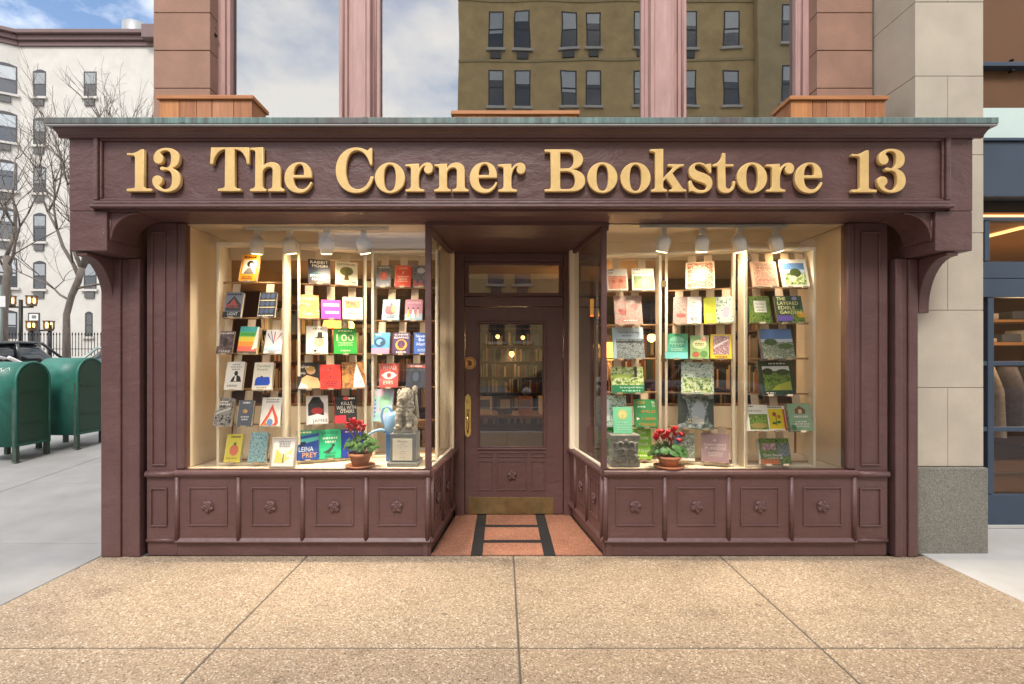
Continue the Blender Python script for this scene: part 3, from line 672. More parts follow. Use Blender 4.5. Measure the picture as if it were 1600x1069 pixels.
# ---- shop room behind
room = part('shop_room', SHOP, (0, 4, 0))
box('room_floor', DARKWOOD, room, -3.05, 3.29, 1.16, 9.2, -.03, .02, 0)
box('room_ceiling', mat('cream_ceiling', (.33, .26, .16), .8, 0, .05), room, -3.05, 3.29, .75, 9.2, 2.74, 2.78, 0)
WALLB = mat('ochre_wall', (.30, .19, .09), .8, 0, .1, 2)
box('room_wall', WALLB, room, -3.06, 3.29, 9.0, 9.1, .02, 2.74, 0)
box('room_wall', WALLB, room, -3.058, -3.03, .75, 9.0, .02, 2.74, 0)
box('room_wall', WALLB, room, 3.26, 3.298, .75, 9.0, .02, 2.74, 0)
box('ceiling_beam', DARKWOOD, room, -3.0, 3.25, 3.2, 3.35, 2.5, 2.735)

# ================================================================== PLANTERS on the sign's roof
def planter(x0, x1, y0, y1, top, label, nb, skew):
    t = thing('wooden_planter', label, 'planter', ((x0 + x1) / 2, (y0 + y1) / 2, 3.358), 'cedar planters on the sign roof')
    rnd = random.Random(int(x0 * 100)); ws = [rnd.uniform(.75, 1.25) for _ in range(nb)]; s = sum(ws); a = x0
    for i in range(nb):
        b = a + (x1 - x0) * ws[i] / s
        box('board', CEDARS[(i * 2 + nb) % 3 if i % 2 else i % 3], t, a + .002, b - .002, y0 + rnd.uniform(0, .003), y0 + .02, 3.359, top - .034, .002)
        box('board', CEDARS[i % 3], t, a + .002, b - .002, y1 - .02, y1, 3.359, top - .034, .002); a = b
    for xx in (x0, x1 - .02):
        for k in range(2):
            q0 = y0 + .022 + (y1 - y0 - .044) * k / 2; box('board', CEDARS[(k + 1) % 3], t, xx, xx + .02, q0, q0 + (y1 - y0 - .044) / 2 - .003, 3.359, top - .034, .002)
    e = .018
    for r in ((x0 - e, x1 + e, y0 - e, y0 + .035), (x0 - e, x1 + e, y1 - .035, y1 + e), (x0 - e, x0 + .035, y0 + .036, y1 - .036), (x1 - .035, x1 + e, y0 + .036, y1 - .036)):
        box('rim', CEDARX, t, *r, top - .032, top, .003)
    box('soil', mat('dark_soil', (.03, .02, .014), .95, 0, .3, 30, .6, 60), t, x0 + .021, x1 - .021, y0 + .022, y1 - .022, 3.36, top - .07, 0)
planter(-2.86, -2.09, .14, .40, Z(150, .14), 'slatted cedar planter above the left end of the sign', 5, 0)
planter(X(1236, .14), X(1383, .14), .14, .40, Z(151, .14), 'slatted cedar planter with a knotty board above the right end of the sign', 5, 0)
planter(X(708, .42), X(902, .42), .42, .56, Z(174, .42), 'long cedar planter in front of the middle upper window, only its rim showing', 7, 0)

# ================================================================== NEIGHBOUR: limestone pier and navy shopfront
NB = thing('neighbour_building', 'pale limestone pier on granite base beside a navy framed clothes shop window', 'building', (4.5, .4, 0))
YP = .105
px0, px1 = 3.415, X(1537, YP)
core = MB().box(px0 + .01, px1 - .01, YP + .012, .86, .03, 8.4).build('limestone_pier', STONEJ, NB)
zb = [Z(p, YP) for p in (729, 606, 485, 364, 242, 119, 3)] ; zb += [zb[-1] + .645 * k for k in range(1, 6)]
for i in range(len(zb) - 1):
    cuts = [px0, px1] if i % 2 else [px0, X(1481, YP), px1]
    for a, b in zip(cuts, cuts[1:]):
        MB().box(a + .0015, b - .0015, YP + (i * 7 % 3) * .0008, .862, zb[i] + .002, zb[i + 1] - .002).build('stone_block', STONE, core, .003)
gr = MB().box(X(1434, .07), X(1545, .07), .07, .80, -.02, Z(731, .07)).build('granite_base', GRANITE, NB, .012)
YN = .70; nx0, nx1 = px1 - .0, 7.4
sf = part('shopfront', NB, (5.6, YN, 0))
def nav(name, z0, z1, y0=YN, y1=YN + .08, x0=nx0, x1=nx1, m=NAVY): return box(name, m, sf, x0, x1, y0, y1, z0, z1, .004)
zN = lambda p: Z(p, YN)
nav('base_panel', .03, zN(773)); nav('threshold', .0, .029, YN - .02, YN + .1, m=PALEWALK)
nav('fascia', zN(310), zN(226), YN - .06); nav('fascia_cap', zN(225.5), zN(221), YN - .085)
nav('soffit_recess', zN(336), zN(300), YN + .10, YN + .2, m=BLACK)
nav('transom', zN(435), zN(409)); nav('transom', zN(464.5), zN(436), YN - .012)
nav('head_rail', zN(345), zN(339.5), YN - .01)
box('led_strip', emit('led_warm', (1, .55, .18), 1.0), sf, nx0, nx1, YN + .02, YN + .05, zN(338.5), zN(335), 0)
for q0, q1, qa, qb in ((1543, 1552.5, 772, 465), (1538, 1546, 408, 346), (1690, 1700, 772, 346)):
    nav('shop_mullion', zN(qa), zN(qb), YN - .004, YN + .06, X(q0, YN), X(q1, YN))
for p in (568, 671): nav('glazing_bar', zN(p + 3.5), zN(p - 3.5), YN + .002, YN + .05)
pane('shop_pane', (nx0, YN + .055), (nx1, YN + .055), zN(772), zN(465), GLASS, sf); pane('shop_pane', (nx0, YN + .055), (nx1, YN + .055), zN(409), zN(346), GLASS, sf)
nav('frosted_band', zN(220.5), zN(167), YN + .02, YN + .05, m=mat('frosted_glass', (.55, .68, .66), .35, 0, .05, 2))
nav('upper_panel', zN(166), 8.4, YN + .25, YN + .30, m=mat('brown_timber_panel', (.125, .052, .014), .55, 0, .12, 3))
nav('upper_bar', zN(88), zN(81), YN + .16, YN + .249)
box('upper_side', STONE, NB, nx0 - .0, nx0 + .02, .87, .99, 3.9, 8.4)
for zz in (zN(76), zN(93)): MB().ball((X(1580, YN + .2), YN + .2, zz), .015, .03, .015).build('bolt', IRON, sf)
# clothes shop room
nr = part('shop_room', NB, (6, 3, 0)); OR = mat('orange_wood', (.46, .20, .06), .6, 0, .15, 2)
box('room_floor', MIDWOOD, nr, nx0 + .02, 9.5, YN + .09, 6, -.02, .02, 0); box('room_ceiling', OR, nr, nx0 + .02, 9.5, YN + .09, 6, 2.95, 3.0, 0)
box('room_wall', mat('dark_red_wall', (.16, .06, .04), .8, 0, .1), nr, nx0 + .02, 9.5, 5.9, 6, .02, 2.95, 0)
box('room_wall', OR, nr, 9.4, 9.5, YN + .09, 5.9, .02, 2.95, 0); box('room_wall', OR, nr, nx0 - .02, nx0 + .018, YN + .3, 6, .02, 2.95, 0)
box('ceiling_led', emit('led_warm', (1, .55, .18), 1.0), nr, 5.3, 5.36, 1.1, 5.5, 2.93, 2.948, 0)
lamp('POINT', (5.9, 1.5, 1.9), 8, (1, .68, .36), .3)
def garment(x, y, z, w_, h, c, rnd):
    b = MB(); n = 9; rows = 7; vs = []
    for r in range(rows):
        t = r / (rows - 1); ww = w_ * (.55 + .45 * min(1, t * 3.2)) * (1 + .1 * t)
        for k in range(n):
            a = 2 * math.pi * k / n; q = 1 + .16 * math.sin(3 * a + x * 9) * t
            vs.append((x + .05 * math.cos(a) * q * (1 + t), y + ww / 2 * math.sin(a) * q, z - h * t))
    b.add(vs, [(r * n + k, r * n + (k + 1) % n, (r + 1) * n + (k + 1) % n, (r + 1) * n + k) for r in range(rows - 1) for k in range(n)] + [tuple(range(n))], True)
    o = b.build('garment', mat('cloth_' + c, c, .9, 0, .2, 20)); return o
rk = thing('clothes_rail', 'wooden clothes rail inside the navy framed shop window', 'clothes rail', (6.2, 1.9, .02))
MB().tube([(5.0, 1.9, 1.55), (8.0, 1.9, 1.55)], .018, 8).build('rail', MIDWOOD, rk)
for xx in (5.05, 7.95): MB().tube([(xx, 1.9, .02), (xx, 1.9, 1.55)], .018, 8).build('leg', MIDWOOD, rk)
rnd = random.Random(4)
for i, (c, nm) in enumerate(zip(['8a8078', '5a5560', 'a89a8c', '6a6470', '3c3a40', '9a9088', '4a4540', 'b0a498', '565058', '2e2c30'],
        ['taupe', 'plum grey', 'sand', 'mauve grey', 'charcoal', 'stone', 'dark brown', 'oatmeal', 'slate violet', 'black'])):
    tag(garment(5.15 + i * .26, 1.9, 1.5, .46, rnd.uniform(.7, .95), c, rnd), '%s coloured garment hanging on the rail in the navy framed shop' % nm, 'garment', 'garments on the clothes rail')
sh = thing('wall_shelf', 'timber shelf with folded goods above the clothes rail in the navy framed shop', 'shelf', (6.2, 2.4, 1.8))
box('board', OR, sh, 4.9, 8, 2.2, 2.6, 1.76, 1.80); box('board', OR, sh, 4.9, 8, 2.2, 2.6, 2.05, 2.08)
for i in range(9): box('folded_cloth', mat('fold%d' % (i % 3), ((.5, .42, .35), (.1, .1, .12), (.7, .65, .58))[i % 3], .9, 0, .1), sh, 5.0 + i * .3, 5.24 + i * .3, 2.22, 2.5, 1.801, 1.85 + .05 * (i % 3), .01)
for i in range(6): box('shoe_box', mat('fold%d' % ((i + 1) % 3), (.3, .3, .3)), sh, 5.1 + i * .42, 5.35 + i * .42, 2.25, 2.5, 2.081, 2.16 + .03 * (i % 2), .008)
cr_ = thing('wooden_crate', 'brown timber plinth low behind the navy framed shop window', 'crate', (5.3, 1.3, .02))
box('crate_body', OR, cr_, 4.75, 6.2, 1.1, 1.6, .02, .42); box('crate_top', MIDWOOD, cr_, 4.7, 6.25, 1.05, 1.65, .421, .45)

# ================================================================== BOOKS DISPLAY: folding screens
PANELS = {'L1': (Vector((X(338, .17), .17, 0)), Vector((X(445, .17), .17, 0))), 'L2': (Vector((X(465, .23), .23, 0)), Vector((X(573, .44), .44, 0))),
          'L3': (Vector((X(580, .49), .49, 0)), Vector((-.585, .49, 0))),
          'R1': (Vector((X(931, .31), .31, 0)), Vector((X(1034, .29), .29, 0))), 'R2': (Vector((X(1039, .28), .28, 0)), Vector((X(1151, .08), .10, 0))),
          'R3': (Vector((X(1164, .085), .085, 0)), Vector((X(1275, .085), .085, 0)))}
ZROW = {'L': [2.245 - .3025 * k for k in range(6)], 'R': [2.187 - .295 * k for k in range(6)]}
SCREEN = {'L': thing('folding_screen', 'cream three-panel folding book rack in the left display window', 'book rack', (-1.5, .3, .70)),
          'R': thing('folding_screen', 'cream three-panel folding book rack in the right display window', 'book rack', (1.7, .2, .70))}
PT = {}; PE = {}
DEP = .13
for k, (a, b) in PANELS.items():
    u = b - a; ang = math.atan2(u.y, u.x); T = Matrix.Translation(a) @ Matrix.Rotation(ang, 4, 'Z'); PT[k] = (T, u.length, ang)
    zt = 2.578 if k[0] == 'L' else 2.515
    pe = part('rack_panel', SCREEN[k[0]], (a + b) / 2 + Vector((0, 0, .70))); PE[k] = pe
    def lb(name, m, *q, bev=.003):
        m_ = MB(); m_.T = T; m_.box(*q); return m_.build(name, m, pe, bev)
    Lw = u.length
    lb('stile', CREAMLT, 0, .022, 0, DEP, .7005, zt); lb('stile', CREAMLT, Lw - .022, Lw, 0, DEP, .7005, zt)
    lb('rail', CREAMLT, .0225, Lw - .0225, .002, DEP, zt - .024, zt - .001); lb('rail', CREAMLT, .0225, Lw - .0225, .002, DEP, .701, .722)
    for z in ZROW[k[0]]:
        m_ = MB(); m_.T = T; m_.tube([(.02, .075, max(z, .735)), (Lw - .02, .075, max(z, .735))], .0075, 8); m_.build('rod', ROD, pe)
for (x_, y_), zz in (((X(576, .46), .45), 2.26), ((X(576, .46), .45), 1.62), ((X(1036.5, .28), .275), 2.24), ((X(1036.5, .28), .275), 1.60)):
    box('hinge', OLDBRASS, SCREEN['L' if x_ < 0 else 'R'], x_ - .022, x_ + .022, y_ - .004, y_, zz - .028, zz + .028, .001)

TILT = R(17)
def build_book(M, w_, h, th, base, art, label, spine=None, group=None, framed=None):
    """M: matrix with the book's lower middle at its origin, x right, z up the cover, -y towards the viewer"""
    t = bpy.data.objects.new('book', None); COL.objects.link(t); t.matrix_world = M; t.empty_display_size = .05
    tag(t, label, 'book' if not framed else 'framed card', group); WP[t.name] = Vector((0, 0, 0)); WP['@' + t.name] = 0
    if framed: t.name = 'framed_card'; WP[t.name] = Vector()
    bm_ = base if not isinstance(base, str) else flat(base)
    b = MB(); b.mi = 0; b.box(-w_ / 2, w_ / 2, 0, .003, 0, h); b.box(-w_ / 2, w_ / 2, th - .003, th, 0, h)
    b.mi = 1; b.box(-w_ / 2 - .001, -w_ / 2 + .003, -.0002, th + .0002, 0.0003, h - .0003)
    b.build('cover', [bm_, flat(spine) if spine else bm_], t, .001, 1, fix=False)
    MB().box(-w_ / 2 + .004, w_ / 2 - .004, .0032, th - .0032, .004, h - .004).build('pages', PAPER, t)
    if framed:
        frame('picture_frame', flat(framed), t, -w_ / 2 - .012, w_ / 2 + .012, -.012, h + .012, .014, -.008, th + .004, .002)
    if art:
        a = MB(); mats = []; lay = 0
        def mi(c):
            m_ = c if not isinstance(c, str) else flat(c)
            if m_ not in mats: mats.append(m_)
            return mats.index(m_)
        for it in art:
            lay += 1; y = -.0004 - .00035 * lay; k = it[0]
            P = lambda uu, vv: ((uu - .5) * w_, y, vv * h)
            if k == 'r': a.mi = mi(it[5]); a.add([P(it[1], it[2]), P(it[3], it[2]), P(it[3], it[4]), P(it[1], it[4])], [(0, 1, 2, 3)])
            elif k == 'e':
                a.mi = mi(it[5]); a.add([P(it[1] + it[3] * math.cos(2 * math.pi * q / 18), it[2] + it[4] * math.sin(2 * math.pi * q / 18)) for q in range(18)], [tuple(range(18))])
            elif k == 'p': a.mi = mi(it[2]); a.add([P(*q) for q in it[1]], [tuple(range(len(it[1])))])
            elif k == 't':
                vs, fs = text_mesh(it[1]); a.mi = mi(it[6]); a.add([P(it[2] + q[0] * it[4], it[3] + q[1] * it[5]) for q in vs], fs)
            elif k == 'b':   # lines of print too small to read
                rn = random.Random(len(label) + int(it[2] * 100)); a.mi = mi(it[6]); nl = it[5]
                for q in range(nl):
                    vv = it[4] - (it[4] - it[2]) * (q + .5) / nl; hh = (it[4] - it[2]) / nl * .28; x0 = it[1] + rn.uniform(0, .18) * (it[3] - it[1]); x1 = it[3] - (x0 - it[1]); xx = x0
                    while xx < x1 - .01:
                        ww = rn.uniform(.04, .13); e_ = min(xx + ww, x1); a.add([P(xx, vv - hh), P(e_, vv - hh), P(e_, vv + hh), P(xx, vv + hh)], [(0, 1, 2, 3)]); xx = e_ + .03
        a.build('cover_print', mats, t, fix=False)
    return t
def T_(s, u, v, w_, h, c): return ('t', s, u, v, w_, h, c)
def holder(pk, xloc, z, bw, n, th):
    T, Lw, ang = PT[pk]; b = MB(); b.T = T
    for q in ([0] if n == 1 else [-.28 * bw, .28 * bw]):
        b.box(xloc + q - .022, xloc + q + .022, -th - .006, .008, z - .010, z - .002)
        b.box(xloc + q - .022, xloc + q + .022, -th - .010, -th - .006, z - .010, z + .006)
        y0, z0, y1, z1 = .006, z - .008, .066, z + .29
        b.add([(xloc + q - .033, y0, z0), (xloc + q + .033, y0, z0), (xloc + q + .033, y1, z1), (xloc + q - .033, y1, z1),
               (xloc + q - .033, y0 + .003, z0), (xloc + q + .033, y0 + .003, z0), (xloc + q + .033, y1 + .003, z1), (xloc + q - .033, y1 + .003, z1)],
              [(0, 1, 2, 3), (7, 6, 5, 4), (0, 4, 5, 1), (1, 5, 6, 2), (2, 6, 7, 3), (3, 7, 4, 0)])
    b.build('book_holder', STRAP, PE[pk])
def ray_panel(pk, px):
    T, Lw, ang = PT[pk]; a, b = PANELS[pk]; r = (px - 785) / F; n = Vector((-(b - a).y, (b - a).x))
    # point (r*(y-CY), y) on line a + s(b-a)
    d = b - a; s = (r * (a.y - CY) - a.x) / (d.x - r * d.y); return s * Lw
def book(pk, row, pl, pr, yt, yb, base, label, art=(), spine=None, th=None):
    T, Lw, ang = PT[pk]; c = ray_panel(pk, (pl + pr) / 2); p = T @ Vector((c, -.012, 0)); d = p.y - CY
    w_ = (pr - pl) * d / F / max(.8, math.cos(ang)); h = (yb - yt) * d / F / math.cos(TILT) * 1.01
    z = ZROW[pk[0]][row]; rn = random.Random(label); z = max(z, .735)
    th = (th or rn.choice((.02, .026, .032, .036))) * 1.15; ty = -th - .001
    M = T @ Matrix.Translation((c, ty + .006, z)) @ Matrix.Rotation(rn.uniform(-.018, .018), 4, 'Y') @ Matrix.Rotation(-math.atan2(.085, .29), 4, 'X')
    o = build_book(M, w_, h, th, base, art, label, spine, 'books on the window racks')
    holder(pk, c, z, w_, 2 if w_ > .205 else 1, th)
    return o
PH = {k: photo_mat(k, c, s) for k, c, s in [
 ('garden', ['0f2410', '2f5a24', '7c9a3c', '1c3a1c', 'b8c080'], 42), ('flowers', ['55504a', '8a827a', 'b09a92', 'a8504a', 'd8ccc4'], 46), ('roses', ['4a3a26', 'c0705a', 'e8a890', 'd08070', '5a4a34'], 60),
 ('meadow', ['1a2c14', '4c7030', 'a8c070', 'dfe6c8', '3a5a28'], 40), ('bw', ['0c0c0c', '2a2a2a', 'b8b4b0', '181818', 'e0dcd8'], 30), ('teal', ['1c5a70', '58a0b4', 'b8dce0', '2a7088', '80b8c4'], 60),
 ('dots', ['f0dcc4', 'f0dcc4', 'd0602c', '2c2a24', 'f0dcc4'], 75), ('pinkdots', ['c89a84', 'd8b09c', '9a6a5a', 'd8b49c'], 80), ('hydrangea', ['16281a', '3c6a44', 'd0dcd8', '8aa890', 'f0f4f0'], 52),
 ('arch', ['20281e', '3c4a40', '70807c', '98a8ac', 'c8d4d8'], 20), ('mono', ['24282a', '4a5456', '8c989c', '1a1c1c', 'c0c8cc'], 36), ('mauveforest', ['2c2226', '4a3c42', '6a565c', '8a7680'], 34),
 ('mosaic', ['3a3c48', '707480', '2c3a58', 'a09890', '5a4a48'], 60), ('autumn', ['5a3418', '8a5a30', 'c08848', '3a2412'], 26), ('village', ['3c5a30', 'a8b4a0', '2c4a2a', 'd0d4cc', '7c6a58'], 50),
 ('pastel', ['88b8a0', 'a8d0b8', '90b8d0', 'd0b8d0', '70a088'], 16), ('pinkflower', ['a03058', 'e8b0c0', '402028', 'f0d8dc', 'c06080'], 60), ('dusk', ['20304a', '406080', 'b0c0d0', 'd8e0e8'], 14),
 ('carved', ['282218', '6a5a3c', 'c8b48c', '3c3424'], 26), ('ylw', ['e8b028', 'f0d070', 'e07830', 'f8e0a0', 'd84858'], 22)]}
G = PH
W_, K_ = 'f2eee6', '161414'
# ---- left window, first panel
book('L1', 0, 375, 402, 398, 441, 'e89a18', 'orange book with a black and white portrait, alone on the top rod of its panel', [('r', .14, .26, .9, .8, 'e6dccc'), ('e', .56, .64, .2, .13, '231d1a'), ('e', .62, .60, .1, .09, 'c8beb0'), ('p', [(.2, .27), (.85, .27), (.62, .5), (.42, .48)], '6e665e'), ('b', .15, .84, .88, .95, 1, K_), ('b', .1, .06, .88, .2, 2, '7a3a08')], 'e8d8a8', .03)
book('L1', 1, 350, 378, 455, 495, '76808e', 'grey book with a dark house and red script on its cover', [('p', [(.1, .5), (.5, .85), (.95, .5), (.95, .25), (.1, .25)], '2c3440'), ('p', [(.28, .5), (.5, .76), (.72, .5)], 'a0483c'), T_('HOTEL', .47, .44, .7, .14, 'd8503c'), ('r', 0, 0, 1, .22, '14181e'), T_('LIGHT', .55, .13, .55, .12, 'dce8ee'), ('b', .1, .84, .9, .97, 1, '28364c')], 'c07848', .03)
book('L1', 1, 404, 431, 455, 495, '1c2028', 'black book with cream lines and a grid of blue shapes', [('r', .06, .66, .94, .69, 'd8c8a0'), ('r', .06, .38, .94, .41, 'd8c8a0')] + [('e', .22 + .28 * i, v, .12, .1, '34486a') for i in range(3) for v in (.84, .54, .24)] + [('b', .05, .02, .95, .1, 1, 'd8d0c0')], 'e0d8c8')
book('L1', 2, 339, 364, 516, 551, G['mauveforest'], 'dark mauve book with a shadowy forest cover', [('b', .1, .84, .95, .96, 1, 'd8ccc8'), ('e', .5, .5, .16, .2, '3a2a22'), T_('MARE', .52, .1, .7, .1, 'e8e0dc')])
book('L1', 2, 373, 403, 509, 551, 'e8d858', 'rainbow striped book with a curled white page', [('r', 0, .8, 1, 1, '2e9a9a'), ('r', 0, .62, 1, .8, '58b858'), ('r', 0, .44, 1, .62, 'e0d040'), ('r', 0, .26, 1, .44, 'f09838'), ('r', 0, .08, 1, .26, 'e86a5a'), ('r', 0, 0, 1, .08, '5a5248'), T_('GANGSTERS', .45, .71, .78, .1, '2c5a2a'), ('p', [(.72, .12), (1, .2), (1, .98), (.9, .98), (.78, .3)], 'f0ece4')], 'f0f0e8', .034)
book('L1', 2, 414, 441, 515, 552, 'e6e6e8', 'white book with red and blue branching lines', [('p', [(.48, .38), (.52, .38), (.56, .9), (.5, .92)], 'c83c3c'), ('p', [(.48, .45), (.5, .42), (.12, .85), (.08, .8)], '6a74a0'), ('p', [(.5, .42), (.53, .45), (.94, .84), (.9, .88)], 'c04848'), ('p', [(.48, .4), (.52, .42), (.3, .95), (.26, .94)], '50609a'), ('r', 0, .12, 1, .24, 'b8d4e8'), ('b', .2, .02, .8, .1, 1, '8a8a90')])
book('L1', 3, 352, 380, 565, 608, 'f0eeea', 'white memoir with a black inked figure of a seated person', [('b', .2, .68, .9, .94, 3, 'a8a4a0'), ('e', .58, .58, .1, .09, K_), ('p', [(.3, .28), (.92, .28), (.82, .46), (.6, .54), (.42, .44)], K_), ('p', [(.5, .3), (.64, .3), (.62, .5), (.54, .5)], W_), ('b', .12, .08, .75, .2, 1, 'a8a4a0')], 'e8e4dc', .028)
book('L1', 3, 396, 426, 566, 608, 'ece8dc', 'cream book with a bright blue rounded shape', [T_('Careless', .48, .87, .72, .1, '5a7a5a'), T_('People', .45, .73, .55, .11, '5a7a5a'), ('p', [(.12, .16), (.84, .16), (.92, .24), (.86, .46), (.24, .46), (.14, .38)], '1c50c8'), ('e', .45, .47, .06, .03, '2a3a2a'), ('b', .2, .04, .8, .12, 1, 'a0a090')], 'f0ecd8', .034)
book('L1', 4, 336, 363, 622, 664, G['bw'], 'black and white photographic book at the outer edge of the left rack', [('p', [(.05, .4), (.9, .6), (.9, .68), (.1, .5)], 'd8d4d0'), ('b', .1, .72, .8, .92, 2, W_)], 'd8d4cc')
book('L1', 4, 372, 395, 626, 665, '5a6270', 'slate grey book with a small gold emblem', [('b', .15, .84, .9, .95, 1, W_), ('e', .48, .57, .16, .08, 'c89858'), ('e', .56, .56, .09, .05, 'e0b070'), ('b', .2, .2, .85, .4, 2, 'd8dce0')], 'd8d0c0')
book('L1', 4, 408, 439, 621, 664, 'f0eee8', 'white book with a red and orange flame', [('p', [(.05, .03), (.35, .42), (.55, .78), (.62, .62), (.85, .32), (.92, .12), (.85, .02)], 'e05038'), ('p', [(.05, .0), (.2, .1), (.32, .28), (.3, .05)], 'f09a30'), ('p', [(.3, .12), (.5, .45), (.55, .55), (.7, .3), (.75, .12), (.6, .02), (.4, .02)], 'f0eee8'), ('e', .5, .13, .15, .12, '6a94cc'), ('b', .12, .8, .95, .96, 2, 'a0a09c')])
book('L1', 5, 352, 377, 681, 722, 'e8dc4c', 'yellow book with a coral pomegranate', [('e', .55, .42, .28, .2, 'e07858'), ('p', [(.45, .6), (.66, .6), (.62, .72), (.5, .68)], '4a7a3c'), ('b', .2, .84, .92, .96, 1, '6a6a20'), ('b', .1, .08, .85, .18, 1, 'b09a20')], 'f0e8b0', .03)
book('L1', 5, 390, 417, 678, 722, G['teal'], 'teal patterned book with a mottled cover', [])
# ---- left window, middle panel
book('L2', 0, 484, 514, 405, 443, '20283a', 'dark navy novel with white stacked capital letters', [('r', 0, .0, 1, .22, '3c3230'), ('p', [(0, .34), (.4, .5), (1, .38), (1, .22), (0, .22)], '2c5058'), T_('RABBIT', .5, .88, .82, .12, W_), T_('MOON', .52, .72, .7, .12, W_), T_('JENNIFER', .5, .3, .86, .1, W_), T_('HAIGH', .5, .16, .66, .1, W_)])
book('L2', 0, 526, 557, 409, 446, 'e0dcc4', 'cream book with a leafy tree shaped like a head', [('e', .5, .58, .3, .2, '6a6a30'), ('e', .62, .6, .16, .16, '54582a'), ('p', [(.38, .2), (.6, .2), (.56, .5), (.44, .5)], '5a4a2c'), T_('EARTHWORK', .5, .88, .84, .1, '2a2a20'), T_('MARY LOUISE', .52, .1, .84, .09, '2a2a20')])
book('L2', 1, 469, 497, 460, 497, G['ylw'], 'golden orange book with pale lettering', [T_('DANCE', .5, .52, .84, .13, 'e84848'), T_('READ', .5, .84, .8, .12, 'f8ecc0'), ('b', .15, .1, .85, .24, 2, 'f8ecc0')], 'b83c98')
book('L2', 1, 504, 531, 469, 499, 'c038a0', 'magenta book with two white bars', [('r', .1, .66, .92, .8, 'f0dce8'), ('r', .2, .28, .9, .4, 'f0dce8'), ('b', .14, .69, .88, .77, 1, 'c038a0'), ('b', .24, .3, .86, .38, 1, 'c038a0')], None, .02)
book('L2', 1, 537, 565, 465, 500, 'd8c8b8', 'pale pink book with a brown band picture', [('r', .12, .5, .88, .84, G['autumn']), ('b', .16, .2, .84, .32, 1, '8a7a6a')])
book('L2', 2, 480, 510, 510, 553, 'f0ece0', 'white book with a drawn face in a top hat', [('e', .62, .42, .2, .18, 'e0a888'), ('p', [(.42, .56), (.84, .56), (.86, .6), (.76, .6), (.74, .78), (.54, .78), (.52, .6), (.42, .6)], K_), ('e', .48, .4, .12, .14, 'c8b8a0'), ('p', [(.3, .04), (.95, .04), (.8, .26), (.45, .26)], 'd8d4cc'), ('b', .2, .84, .9, .95, 1, '9a9488'), ('e', .42, .1, .06, .04, K_)], '2c9a80', .032)
book('L2', 2, 524, 556, 514, 554, '169a34', 'bright green book with a large white number one hundred', [T_('100', .5, .62, .76, .26, 'd0e8b0'), ('b', .2, .84, .8, .93, 1, 'd0e8b0'), ('b', .15, .3, .88, .46, 3, 'a8d890'), ('b', .25, .08, .75, .16, 1, 'd0e8b0')])
book('L2', 3, 467, 498, 568, 609, K_, 'black book with a painted reclining nude', [('p', [(.05, .03), (.2, .4), (.42, .52), (.9, .4), (1, .2), (1, .03)], 'd8a878'), ('e', .6, .68, .2, .14, 'd0a478'), ('e', .56, .76, .22, .1, 'a88848'), ('p', [(.02, .02), (.5, .02), (.4, .16), (.15, .25)], 'b8bcc8'), T_('Salon', .3, .84, .4, .12, 'e8e0d0'), T_('Stories', .2, .6, .3, .1, 'e8e0d0')])
book('L2', 3, 502, 531, 572, 609, 'e8342c', 'plain bright red book with small dark print', [('b', .46, .78, .54, .9, 1, K_), ('b', .46, .44, .54, .54, 1, K_), ('b', .12, .08, .92, .32, 3, '5a100c')])
book('L2', 3, 536, 569, 568, 608, G['autumn'], 'brown autumnal book with a white torn shape', [('p', [(.48, .03), (.98, .03), (.9, .3), (.62, .95), (.52, .5)], 'e8e4dc'), ('b', .6, .2, .92, .28, 1, '8a8a88'), ('e', .2, .35, .12, .16, 'c08848')], '2a2420')
book('L2', 4, 481, 511, 621, 664, 'd8d8da', 'white novel with a black capped silhouette in red', [('p', [(.08, .3), (.08, .7), (.3, .95), (.6, .95), (.8, .7), (.8, .3)], '221e20'), ('e', .5, .46, .28, .12, 'a02028'), ('p', [(.1, .02), (.9, .02), (.75, .3), (.5, .36), (.2, .3)], 'e8e8ea'), T_('JAMES', .62, .1, .68, .14, K_)])
book('L2', 4, 525, 556, 622, 663, '242426', 'black book with tilted white capitals and a red base', [T_('KILLS', .55, .72, .5, .12, W_), T_('WELL WITH', .52, .56, .86, .13, W_), T_('OTHERS', .56, .42, .62, .12, W_), ('r', 0, 0, .5, .28, 'd83040'), ('e', .52, .9, .14, .07, 'e0584c'), ('b', .6, .84, .95, .95, 1, W_)], 'b82030')
book('L2', 5, 466, 496, 677, 721, '1c4ca8', 'blue and green jungle patterned book with bold lettering', [('p', [(0, .78), (1, .9), (1, 1), (0, 1)], '38a878'), ('p', [(0, .5), (1, .66), (1, .78), (0, .68)], '58c0b8'), ('p', [(.1, .4), (.4, .5), (.4, .62), (.1, .6)], '0c2a58'), T_('LEINA', .42, .36, .66, .16, 'd8e8f0'), T_('PREY', .58, .16, .66, .16, 'f0b858'), ('b', .1, .88, .7, .97, 1, 'e0f0d0')])
book('L2', 5, 501, 531, 676, 719, '2cc890', 'sea green book with a dark perched bird', [T_('SAVAGE', .5, .88, .78, .1, '123828'), ('b', .15, .5, .88, .76, 2, 'd8f4e4'), ('p', [(.15, .2), (.4, .3), (.66, .46), (.6, .3), (.45, .18)], '3c4448'), ('e', .64, .44, .07, .05, '3c4448'), ('p', [(.3, .16), (.75, .2), (.75, .18), (.3, .14)], '2a6a50'), T_('BIRD', .5, .07, .44, .08, '123828')])
book('L2', 5, 536, 567, 677, 718, '1a3cb0', 'cobalt blue book behind the red potted flower', [('b', .1, .86, .9, .96, 1, 'e8c8d0'), ('e', .3, .5, .2, .18, '2c58d0'), ('b', .2, .1, .8, .3, 2, '88a0e8')])
